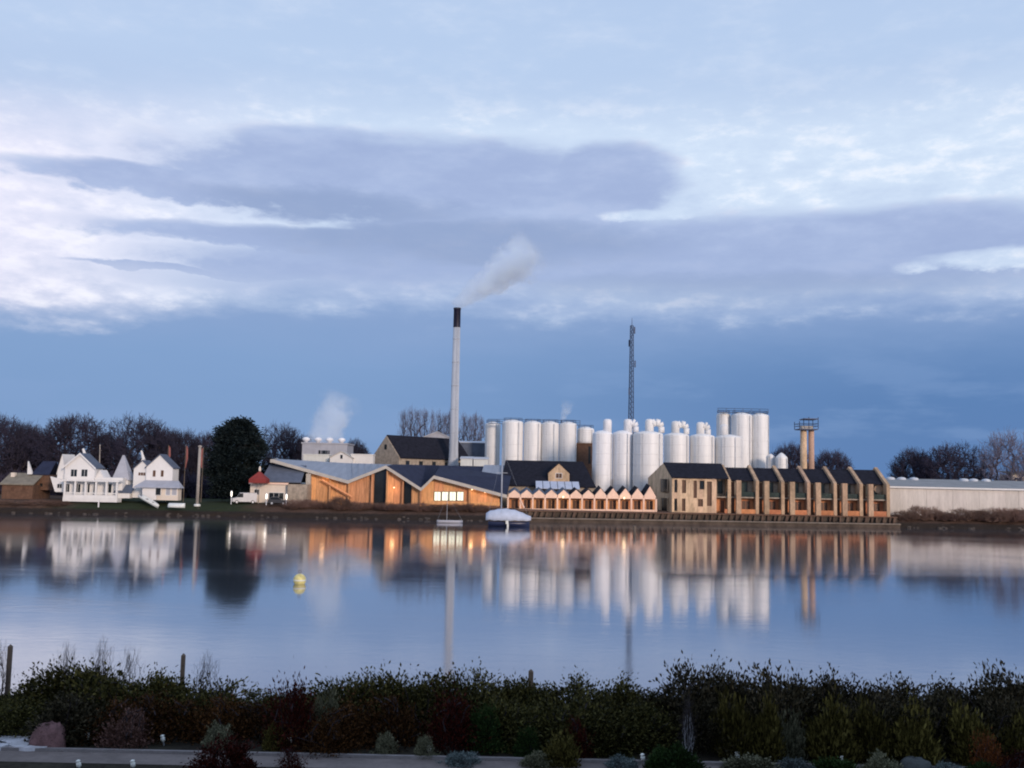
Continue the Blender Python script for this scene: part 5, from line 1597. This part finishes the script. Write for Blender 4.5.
def leafy(seed, rx, rz, n, L, nclump=40, sprigs=0, up=0.3, spread=0.22, base_z=0.0, sprig_len=0.45, lean=-0.35):
    g = np.random.default_rng(seed)
    q = g.normal(size=(nclump, 3)); q[:, 2] = np.abs(q[:, 2]) * 1.0 - 0.15; q /= np.linalg.norm(q, axis=1, keepdims=True)
    rr = g.uniform(0.55, 1.0, (nclump, 1)) * (1 + g.normal(size=(nclump, 1)) * 0.15)
    C = q * rr
    k = g.integers(0, nclump, n)
    U = C[k] + g.normal(size=(n, 3)) * spread
    inner = g.normal(size=(n // 3, 3)); inner /= np.linalg.norm(inner, axis=1, keepdims=True); inner *= g.uniform(0.2, 0.85, (n // 3, 1)) ** 0.5
    inner[:, 2] = np.abs(inner[:, 2])
    U = np.vstack([U, inner])
    P = U * np.array([rx, rx, rz]); P[:, 2] = np.abs(P[:, 2] + base_z * 1.0)
    D = U + g.normal(size=U.shape) * 0.6 + np.array([0, 0, up])
    L_ = L * g.uniform(0.6, 1.35, len(P))
    stems = []
    if sprigs:
        PP, DD, LL = [P], [D], [L_]
        for _ in range(sprigs):
            a = g.uniform(0, 6.283); r0 = g.uniform(0, 0.8)
            b = np.array([math.cos(a) * r0 * rx, math.sin(a) * r0 * rx, rz * math.sqrt(max(0.05, 1 - r0 * r0)) * 0.9])
            ln = sprig_len * g.uniform(0.4, 1.2)
            d = np.array([lean + g.normal() * 0.35, g.normal() * 0.3, 1.0]); d /= np.linalg.norm(d)
            prev = b - d * 0.15
            for s in range(6):
                u = s / 5
                p = b + d * ln * u + np.array([lean * 0.25 * u * u, 0, -0.1 * u * u])
                stems.append((*prev, *p, 0.017, 0.012)); prev = p
                m = 9
                PP.append(np.repeat(p[None], m, 0) + g.normal(size=(m, 3)) * 0.03)
                DD.append(g.normal(size=(m, 3)) * 0.6 + d); LL.append(np.full(m, L * g.uniform(0.6, 1.0)))
        P, D, L_ = np.vstack(PP), np.vstack(DD), np.concatenate(LL)
    V, Fq = leaf_quads(P, D, L_, L_ * 0.42, g)
    me = np_mesh('leaves_mesh', V, Fq)
    # woody stems from the ground into the bush
    st = list(stems)
    for _ in range(22):
        i = g.integers(0, n)
        p = P[i]; b0 = np.array([g.normal() * 0.08, g.normal() * 0.08, -0.05])
        mid = (b0 + p) / 2 + g.normal(size=3) * 0.06
        st += [(*b0, *mid, 0.016, 0.011), (*mid, *p, 0.011, 0.006)]
    return me, np_mesh('stems_mesh', *prisms(st, 4))


def place_leafy(proto, name, label, cat, loc, sc, m, group=None, rz=None, ms=None):
    t = thing(name, label, cat, loc, group, random.uniform(0, 6.28) if rz is None else rz, local=True)
    t.scale = sc
    for me, nm, mm in zip(proto, ('foliage', 'stems'), (m, ms or M_bark)):
        if not me.materials: me.materials.append(mm)
        o = bpy.data.objects.new(nm, me); COL.objects.link(o); o.parent = t
        o.material_slots[0].link = 'OBJECT'; o.material_slots[0].material = mm
        o['kind'] = 'stuff'
    return t


# the big dark evergreen on the far bank
def evergreen():
    Y = 194.0; px = 239
    zt = zof(px, 420, Y); W = 60 / F * Y; z0 = 2.1; H = zt - z0
    g = np.random.default_rng(99)
    t = thing('evergreen_tree', 'large dense dark evergreen tree right of the tall pale pole', 'tree', (xof(px, 460, Y), Y, z0), local=True)
    tiers = []
    n = 300
    C = []
    for i in range(n):
        u = g.uniform(0.10, 1.0)
        w_ = W / 2 * 0.92 * (min(1, (1.03 - u) * 2.4) ** 0.5) * (0.85 if u < 0.15 else 1)
        a = g.uniform(0, 6.283); r = g.uniform(0.2, 1.0) ** 0.6 * w_ * (1 + g.normal() * 0.06)
        C.append((math.cos(a) * r + (0.5 - u) * 0.8, math.sin(a) * r, u * H - 0.3))
    C = np.array(C)
    k = g.integers(0, n, 48000)
    off = g.normal(size=(48000, 3)) * np.array([0.62, 0.62, 0.34])
    P = C[k] + off
    P[:, 2] = np.maximum(P[:, 2], 0.3)
    D = off * np.array([1, 1, 0.4]) + C[k] * np.array([0.12, 0.12, 0]) + g.normal(size=P.shape) * 0.3 + np.array([0, 0, 0.12])
    L = g.uniform(0.3, 0.62, len(P))
    V, Fq = leaf_quads(P, D, L, L * 0.5, g)
    me = np_mesh('crown_mesh', V, Fq); me.materials.append(L_ever)
    o = bpy.data.objects.new('crown', me); COL.objects.link(o); o.parent = t
    segs = [(0, 0, -0.3, 0, 0, H * 0.5, 0.5, 0.3), (0, 0, H * 0.5, -0.3, 0, H * 0.97, 0.3, 0.06)]
    for c in C: segs.append((0, 0, max(0.6, c[2] * 0.8), *c, 0.09, 0.04))
    me = np_mesh('trunk_mesh', *prisms(segs, 6)); me.materials.append(M_bark)
    o = bpy.data.objects.new('trunk', me); COL.objects.link(o); o.parent = t


evergreen()

# ------------------------------------------------------------------ near bank: ground, path, kerb
GZ = 3.0


def near_ground_material():
    m = bpy.data.materials.new('garden_ground'); m.use_nodes = True
    nt = m.node_tree; b = nt.nodes['Principled BSDF']
    t = nt.nodes.new('ShaderNodeTexCoord'); v = S(nt, t.outputs['Object'])
    n1 = noise(nt, v, 0.8, 5, 0.6); n2 = noise(nt, v, 9.0, 4, 0.65)
    c = mixc(nt, (n1 * 0.6 + n2 * 0.4).step(0.38, 0.62), (0.018, 0.015, 0.012), (0.042, 0.038, 0.028))
    nt.links.new(c.k, b.inputs['Base Color']); b.inputs['Roughness'].default_value = 0.95; b.inputs['Specular IOR Level'].default_value = 0.1
    bn = nt.nodes.new('ShaderNodeBump'); bn.inputs['Strength'].default_value = 0.5; bn.inputs['Distance'].default_value = 0.05
    nt.links.new(n2.k, bn.inputs['Height']); nt.links.new(bn.outputs[0], b.inputs['Normal'])
    return m


YK = ground_at(60, 751, GZ).y
xs = [-400, -120] + list(np.arange(-40, 41, 1.0)) + [120, 400]
rows = [(-60, GZ), (14.0, GZ), (YK + 0.06, GZ), (YK + 0.5, GZ + 0.03), (19.4, GZ + 0.05), (20.6, GZ), (21.8, GZ - 0.2), (23.5, GZ - 1.2), (27, -0.8)]
vs = []
for x in xs:
    for k, (y, z) in enumerate(rows):
        vs.append((x, y, z + (random.uniform(-0.05, 0.05) if k in (3, 4, 5) else 0)))
n = len(rows)
fs = [(i * n + j, (i + 1) * n + j, (i + 1) * n + j + 1, i * n + j + 1) for i in range(len(xs) - 1) for j in range(n - 1)]
props(MB().add(vs, fs).build('garden_ground', near_ground_material()), kind='structure')
p = MB()
nx = 60
for i in range(nx):
    a, b = -60 + i * 2.0, -60 + (i + 1) * 2.0
    p.add([(a, YK - 0.72, GZ + 0.006), (b, YK - 0.72, GZ + 0.006), (b, YK - 0.06, GZ + 0.006), (a, YK - 0.06, GZ + 0.006)], [(0, 1, 2, 3)])
props(p.build('garden_path', M_path), kind='structure')
kb = MB().box(-60, 60, YK - 0.058, YK + 0.02, GZ - 0.1, GZ + 0.055).build('path_edging', M_kerb)
props(kb, kind='structure')

# pale stepping slabs at the left
for i, (px, py, sx, sy, rz) in enumerate([(8, 741, 0.42, 0.26, 0.2), (30, 746, 0.40, 0.2, -0.1), (50, 743.5, 0.22, 0.13, 0.3), (-14, 746, 0.40, 0.24, 0.0)]):
    c = ground_at(px, py, GZ + 0.04)
    m = MB(); n = 9
    pts = [(sx * math.cos(2 * math.pi * k / n) * (1 + 0.12 * math.sin(k * 2.3 + i)), sy * math.sin(2 * math.pi * k / n) * (1 + 0.12 * math.cos(k * 1.7 + i)), 0) for k in range(n)]
    o = m.slab(pts, (0, 0, 0.07)).build('stone_slab', M_slab, None, origin=(0, 0, 0))
    o.location = (c.x, c.y, GZ + 0.005); o.rotation_euler = (0, 0, rz)
    props(o, ['pale flat stone slab left of the mauve boulder, farther one', 'pale flat stone slab nearest the path left of the mauve boulder', 'small pale flat stone beside the mauve boulder', 'pale flat stone slab cut by the left picture edge'][i], 'slab', 'pale stone slabs')


def rock(label, px, py, rx, ry, rz_, m, seed):
    c = ground_at(px, py, GZ + 0.02)
    g = np.random.default_rng(seed); vs = []; fs = []
    nu, nv_ = 20, 10
    for j in range(nv_):
        th = math.pi / 2 * (j / (nv_ - 1)) ** 0.8
        for i in range(nu):
            a = 2 * math.pi * i / nu
            d = 1 + 0.05 * math.sin(3 * a + seed) * math.cos(th) + g.normal() * 0.022 + 0.05 * math.sin(5 * a + 2 * th + seed)
            sx = math.copysign(abs(math.cos(a)) ** 0.75, math.cos(a)); sy = math.copysign(abs(math.sin(a)) ** 0.75, math.sin(a))
            vs.append((sx * rx * math.cos(th) ** 0.55 * d, sy * ry * math.cos(th) ** 0.55 * d, rz_ * math.sin(th) ** 0.9 * d - 0.03))
    for j in range(nv_ - 1):
        for i in range(nu): fs.append((j * nu + i, j * nu + (i + 1) % nu, (j + 1) * nu + (i + 1) % nu, (j + 1) * nu + i))
    fs.append(tuple(range((nv_ - 1) * nu, nv_ * nu)))
    o = MB().add(vs, fs).build('boulder', m, None, True)
    o.location = c
    props(o, label, 'boulder')


rock('rounded mauve boulder at the path edge on the left', 48.5, 746, 0.30, 0.24, 0.42, M_boulder, 3)
rock('rounded grey boulder at the bottom edge below the olive shrubs on the right', 915, 769, 0.27, 0.22, 0.22, mat('grey_boulder', (0.085, 0.095, 0.095), 0.9, 0.2, 4.0, 0.4), 9)

# ------------------------------------------------------------------ unseen house the view is taken from, added to shade the garden
t = thing('unseen_shade_house', 'unseen long pale house behind the viewpoint, added to shade the garden', 'house', (8, -8, GZ))
hx0, hx1 = -14.0, 30.0
MB().box(hx0, hx1, -13.0, -3.0, GZ - 0.3, GZ + 6.2).build('wall', M_cream, t)
for s_, y_ in ((-1, -2.5), (1, -13.5)):
    MB().slab([(hx0 - 0.4, y_, GZ + 6.0), (hx1 + 0.4, y_, GZ + 6.0), (hx1 + 0.4, -8 + s_ * -0.004, GZ + 10.2), (hx0 - 0.4, -8 + s_ * -0.004, GZ + 10.2)], (0, 0, 0.25)).build('roof', M_slate, t)
for sx_ in (hx0 + 0.005, hx1 - 0.305):
    MB().prism_x([(-13, GZ + 6.21), (-8, GZ + 10.1), (-3, GZ + 6.21)], sx_, sx_ + 0.3).build('gable', M_cream, t)
for k in range(9):
    x_ = hx0 + 2.2 + k * 4.8
    for z_ in (GZ + 0.9, GZ + 3.8):
        MB().box(x_, x_ + 1.5, -3.08, -2.95, z_, z_ + 1.5).build('window', M_glass, t)

# ------------------------------------------------------------------ hedge and garden shrubs
HED = [leafy(200 + i, 0.80, 0.95, (7500, 4800, 6500, 5400)[i], (0.062, 0.095, 0.075, 0.085)[i], nclump=(70, 34, 50, 40)[i], sprigs=(2, 3, 2, 3)[i], sprig_len=(0.20, 0.32, 0.26, 0.30)[i], spread=(0.12, 0.17, 0.14, 0.16)[i]) for i in range(4)]
RND = [leafy(220 + i, 0.5, 0.55, 3600, 0.055, nclump=60, spread=0.10) for i in range(2)]
TUF = [leafy(240 + i, 0.55, 0.62, 3600, 0.10, nclump=40, spread=0.15, up=0.9) for i in range(2)]
LOO = [leafy(260 + i, 0.60, 0.80, 2600, 0.07, nclump=36, spread=0.2, sprigs=10, sprig_len=0.3, up=0.7) for i in range(2)]
TWG = [bare_proto(280 + i, 1.5, 0.9, 0.15, 110, 2, env='col', r_tip=0.0038, twlen=0.2, up=0.9) for i in range(2)]

top = [(-40, 690), (0, 688), (30, 680), (60, 664), (85, 660), (105, 668), (135, 672), (160, 674), (185, 680), (215, 682), (245, 689), (280, 689), (305, 686), (335, 680), (360, 672), (390, 670), (420, 673),
       (450, 674), (480, 672), (510, 678), (535, 676), (560, 682), (590, 678), (620, 681), (650, 684), (680, 668), (705, 660), (730, 664), (755, 668), (780, 664), (805, 666), (835, 672), (865, 668), (895, 676),
       (925, 678), (955, 676), (985, 668), (1010, 666), (1040, 668), (1070, 672)]
GH = 'dark evergreen hedge shrubs along the river edge'
for i, (px, pt) in enumerate(top):
    Y = 20.3 + random.uniform(-0.25, 0.35)
    zt = zof(px, pt + (15 if px > 660 else 8), Y)
    s = random.uniform(0.92, 1.12)
    place_leafy(HED[i % 4], 'hedge_shrub', 'evergreen back-row hedge shrub ' + where_h(px), 'shrub', (xof(px, pt, Y), Y, GZ), (s, s, (zt - GZ) / 0.98), L_hedged if px > 640 else L_hedge, GH)
# second row, lower, in front, browner on the left
mid = [(-20, 708, L_hedge), (20, 702, L_hedge), (75, 698, L_hedged), (115, 704, L_brown), (150, 700, L_brown), (185, 704, L_brown), (225, 702, L_brown), (262, 704, L_brown), (352, 706, L_brown),
       (395, 700, L_brown), (505, 704, L_hedge), (540, 706, L_hedge), (575, 704, L_hedge), (612, 706, L_hedge), (650, 708, L_hedge), (700, 698, L_hedged), (775, 694, L_hedged), (870, 696, L_hedged), (940, 698, L_hedged), (1010, 696, L_hedged)]
GM = 'lower shrubs in the middle of the border'
names_ = {'hedge_leaves': ('dark green', 'green'), 'brown_shrub_leaves': ('dark brown', 'brown'), 'dark_hedge_leaves': ('blackish green', 'blackish')}
for i, (px, pt, m) in enumerate(mid):
    Y = 19.3 + random.uniform(-0.2, 0.2)
    zt = zof(px, pt, Y)
    nm = names_[m.name][0]
    place_leafy(LOO[i % 2] if m is L_brown else HED[(i + 1) % 4], 'border_shrub', nm + ' middle-row shrub ' + where_m(px), 'shrub', (xof(px, pt, Y), Y, GZ),
                (0.95, 0.95, (zt - GZ) / (0.85 if m is L_brown else 1.0)), m, nm + ' shrubs in the middle of the border')


def shrub(proto, px, pt, pb, wpx, m, name, label, ph, pw, ms=None):
    b = ground_at(px, pb, GZ)
    Y = b.y
    zt = zof(px, pt, Y); w_ = wpx / F * Y
    place_leafy(proto, name, label, 'shrub', (b.x, Y, GZ), (w_ / pw, w_ / pw, (zt - GZ) / ph), m, ms=ms)


shrub(RND[0], 218, 722, 747, 34, L_grey, 'round_shrub', 'small grey-green rounded shrub behind the dark red bush by the path', 0.56, 1.1)
shrub(RND[1], 275, 726, 749, 30, L_olive, 'round_shrub', 'small olive rounded shrub left of the white stake near the red shrub', 0.56, 1.1)
shrub(LOO[0], 292, 690, 747, 52, L_red, 'red_shrub', 'tall dark red shrub in the left half of the border', 0.85, 1.25)
shrub(RND[0], 325, 688, 742, 36, L_grey, 'round_shrub', 'grey-green rounded shrub beside the tall dark red shrub', 0.56, 1.1)
shrub(LOO[1], 330, 712, 750, 60, L_brown, 'brown_shrub', 'dark brown shrub below the grey-green rounded shrub', 0.85, 1.25)
shrub(LOO[1], 125, 712, 745, 46, L_pinkfl, 'flowering_shrub', 'loose shrub with faded pinkish flowers right of the mauve boulder', 0.85, 1.25)
shrub(LOO[0], 450, 702, 750, 56, L_red, 'red_shrub', 'dark red shrub in the middle of the border right of the pale tufts', 0.85, 1.25)
shrub(RND[1], 485, 706, 751, 46, L_green, 'round_shrub', 'deep green rounded shrub right of the middle dark red shrub', 0.56, 1.1)
shrub(RND[0], 386, 731, 754, 26, L_grey, 'round_shrub', 'small grey-green tuft by the path, left one of two', 0.56, 1.1)
shrub(RND[1], 425, 736, 757, 24, L_grey, 'round_shrub', 'small grey-green tuft by the path, right one of two', 0.56, 1.1)
shrub(RND[1], 528, 727, 757, 32, L_green, 'round_shrub', 'small dark green clipped ball near the middle of the border', 0.56, 1.1)
shrub(TUF[0], 560, 740, 765, 34, L_olive, 'tufted_shrub', 'pale olive tuft at the bottom right of the dark green ball', 0.66, 1.15)
shrub(LOO[1], 576, 721, 758, 26, L_red, 'red_shrub', 'small dark red shrub behind the pale olive tuft', 0.85, 1.25)
for i, (px, pt, w_, m, lab) in enumerate([(735, 705, 40, L_olive, 'olive shrub in the front row right of the bare white-stemmed twigs'), (768, 708, 34, L_olive, 'olive shrub with drooping tufts, second in the front row on the right'),
                                         (788, 722, 28, L_grey, 'grey-green oval shrub in the front row on the right'), (832, 709, 50, L_olive, 'broad olive shrub in the front row on the right'), (873, 712, 36, L_olive, 'olive shrub in the front row left of the grey boulder'),
                                         (910, 713, 46, L_olive, 'olive shrub in the front row above the grey boulder'), (972, 716, 46, L_olive, 'olive shrub in the front row above the rust-coloured bush'), (1018, 722, 40, L_olive, 'olive shrub in the front row at the right picture edge')]):
    shrub(TUF[i % 2], px, pt, 757 + i * 1.0, w_, m, 'tufted_shrub', lab, 0.66, 1.15)
shrub(LOO[0], 988, 740, 773, 30, L_orange, 'rust_shrub', 'small rust-orange bush near the bottom right corner', 0.85, 1.25)
shrub(LOO[1], 1018, 752, 778, 40, L_red, 'red_shrub', 'dark red shrub in the bottom right corner', 0.85, 1.25)
shrub(TUF[1], 680, 748, 768, 40, L_green, 'low_shrub', 'low deep green cushion at the foot of the white-stemmed twigs', 0.66, 1.15)
shrub(RND[1], 222, 740, 775, 76, L_red, 'red_shrub', 'low dark red bush in front of the path on the left', 0.56, 1.1)
shrub(LOO[1], 290, 750, 778, 26, L_red, 'red_shrub', 'narrow dark red sprout in front of the path beside the low bush', 0.85, 1.25)

# low grey-blue cushions along the front of the border on the right
CUS = ['left of the white stake right of centre', 'right of the white stake right of centre', 'below the second olive shrub', 'below the oval grey-green shrub', 'below the broad olive shrub', 'left of the grey boulder', 'right of the grey boulder', 'under the rust-orange bush', 'below the deep green ball', 'right of the two pale tufts']
for i, (px, pt, pb, w_) in enumerate([(622, 756, 768, 40), (662, 752, 768, 34), (752, 757, 770, 46), (795, 758, 771, 40), (838, 760, 773, 40), (880, 757, 774, 34), (948, 762, 776, 36), (980, 764, 777, 30), (536, 755, 766, 30), (462, 752, 763, 44)]):
    shrub(TUF[i % 2] if i % 3 else RND[0], px, pt, pb, w_, (L_bluegrey, L_green, L_grey)[i % 3], 'cushion_plant', ('blue-grey', 'dark green', 'grey-green')[i % 3] + ' low cushion plant ' + CUS[i], 0.66 if i % 3 else 0.56, 1.15)

# bare twigs rising over the hedge
GT = 'bare twigs rising above the hedge'
for i, (px, pt, w_, lab) in enumerate([(6, 648, 30, 'bare twiggy shrub by the fence post at the left edge'), (72, 648, 30, 'bare twiggy shrub rising over the hedge, second from the left'), (108, 646, 32, 'bare twiggy shrub rising over the hedge, third from the left'), (136, 652, 30, 'bare twiggy shrub rising over the hedge left of the thin fence post'),
                                        (212, 660, 36, 'bare twiggy shrub just right of the thin fence post on the left')]):
    Y = 20.5
    place_bare(TWG[i % 2], (1.5, 0.9), 'bare_shrub', lab, 'shrub', px, pt, w_, Y, (M_bark, M_bark), z0=GZ, group=GT, parts=('stems', 'twigs'))
place_bare(TWG[0], (1.5, 0.9), 'bare_shrub', 'bare pale-stemmed twigs in front of the hedge right of centre', 'shrub', 688, 698, 20, 18.4, (M_birch, M_bark), z0=GZ, parts=('stems', 'twigs'))

# fence posts
GF = 'fence posts along the river edge'
for px, pt, w_, lab in ((10.5, 645, 0.038, 'weathered fence post near the left picture edge'), (183.5, 654, 0.036, 'thin weathered fence post rising over the brown shrubs'), (531, 670, 0.05, 'short weathered fence post near the middle of the hedge')):
    Y = 20.9; c = at(px, pt, Y)
    t = thing('fence_post', lab, 'fence post', (c.x, Y, GZ - 0.3), GF)
    MB().box(c.x - w_, c.x + w_, Y - w_, Y + w_, GZ - 0.3, c.z - 0.03).build('shaft', M_post, t)
    MB().add([(c.x - w_, Y - w_, c.z - 0.03), (c.x + w_, Y - w_, c.z - 0.03), (c.x + w_, Y + w_, c.z - 0.03), (c.x - w_, Y + w_, c.z - 0.03), (c.x, Y, c.z + 0.02)], [(0, 1, 4), (1, 2, 4), (2, 3, 4), (3, 0, 4)]).build('top', M_post, t)

# small white garden stakes along the border
for px, py, lab in ((89, 743, 'small white garden stake light right of the mauve boulder'), (164, 745, 'small white garden stake light left of the low dark red bush'), (291, 747, 'small white garden stake light right of the low dark red bush'),
                    (430, 756, 'small white garden stake light by the right grey-green tuft'), (644, 764, 'small white garden stake light right of centre at the bottom'), (738, 762, 'small white garden stake light under the olive shrubs'),
                    (843, 766, 'small white garden stake light under the broad olive shrub'), (80, 771, 'small white stake light before the path at the bottom edge, left one'), (134, 771, 'small white stake light before the path at the bottom edge, right one')):
    c = ground_at(px, py, GZ)
    t = thing('stake_light', lab, 'garden light', (c.x, c.y, GZ), 'small white garden stake lights', local=True)
    t.rotation_euler = (R(4), R(random.uniform(-14, -6)), 0)
    MB().tube((0, 0, -0.05), (0, 0, 0.06), 0.012, n=6).build('stake', M_alu, t)
    MB().lathe(0, 0, [(0.014, 0.06), (0.036, 0.08), (0.040, 0.13), (0.02, 0.16)], 10).build('globe', M_whiteplastic, t, True)
    MB().lathe(0, 0, [(0.03, 0.1605), (0.042, 0.168), (0.02, 0.185)], 10).build('cap', M_whiteplastic, t, True)


# ------------------------------------------------------------------ smoke and steam
def plume(name, label, p_start, p_end, r0, r1, dens, curve=0.0, fade=1.0, ns=0.25, seed=0.0):
    """volume in a box: density round a curved axis from start to end, radius growing along it"""
    a, b = Vector(p_start), Vector(p_end)
    L = (b - a).length
    dirv = (b - a).normalized()
    q = dirv.to_track_quat('X', 'Z')
    mgn = r1 * 1.3
    m = MB().box(-r0 * 1.2, L * 1.02, -mgn, mgn, -mgn, mgn + abs(curve) * L)
    mt = bpy.data.materials.new(name + '_volume'); mt.use_nodes = True
    nt = mt.node_tree
    for n_ in list(nt.nodes): nt.nodes.remove(n_)
    out = nt.nodes.new('ShaderNodeOutputMaterial'); pv = nt.nodes.new('ShaderNodeVolumePrincipled')
    t_ = nt.nodes.new('ShaderNodeTexCoord'); s_ = nt.nodes.new('ShaderNodeSeparateXYZ')
    nt.links.new(t_.outputs['Object'], s_.inputs[0])
    x, y, z = (S(nt, s_.outputs[i]) for i in range(3))
    u = (x / L).max(0.0)
    v = vec(nt, x + seed, y, z)
    n1 = noise(nt, v, ns, 5, 0.6)
    rad = u * (r1 - r0) + r0
    ax = u.sq() * (curve * L) * 1.0
    zz = z - ax + (n1 - 0.5) * rad * u.step(0.0, 0.3) * 1.2
    d = ((y.sq() + zz.sq()).pow(0.5)) / rad
    core = 1.0 - (d + (noise(nt, v, ns * 2.6, 6, 0.65) - 0.5) * 1.0).step(0.2, 0.95)
    along = (1.0 - u.step(0.25, 1.0) * fade) * x.step(-r0, r0 * 0.5) * (1.0 - u.step(0.85, 1.0))
    dn = core * along * n1.step(0.26, 0.62).max(1.0 - u.step(0.02, 0.30)) * dens / ((rad + r0) / (r0 * 2.2))
    nt.links.new(dn.k, pv.inputs['Density'])
    pv.inputs['Color'].default_value = (0.86, 0.93, 1.0, 1)
    nt.links.new(pv.outputs[0], out.inputs['Volume'])
    o = m.build(name, mt)
    o.location = a; o.rotation_euler = q.to_euler()
    props(o, label, 'smoke', kind='stuff')


Y = 228.0
plume('chimney_smoke', 'pale smoke drifting right from the tall chimney', at(459.5, 303.0, Y), at(540, 243, Y), 1.7, 7.5, 9.0, 0.0, 1.0, 0.20)
plume('steam_cloud', 'white steam rising from the process building cowls', at(322, 442, 230), at(344, 388, 230), 4.5, 5.5, 0.7, 0.0, 1.0, 0.24, 40.0)
plume('steam_wisp', 'faint steam wisp above the row of silos', at(563, 419, 240), at(569, 398, 240), 0.9, 2.4, 0.7, 0.0, 1.0, 0.4, 80.0)
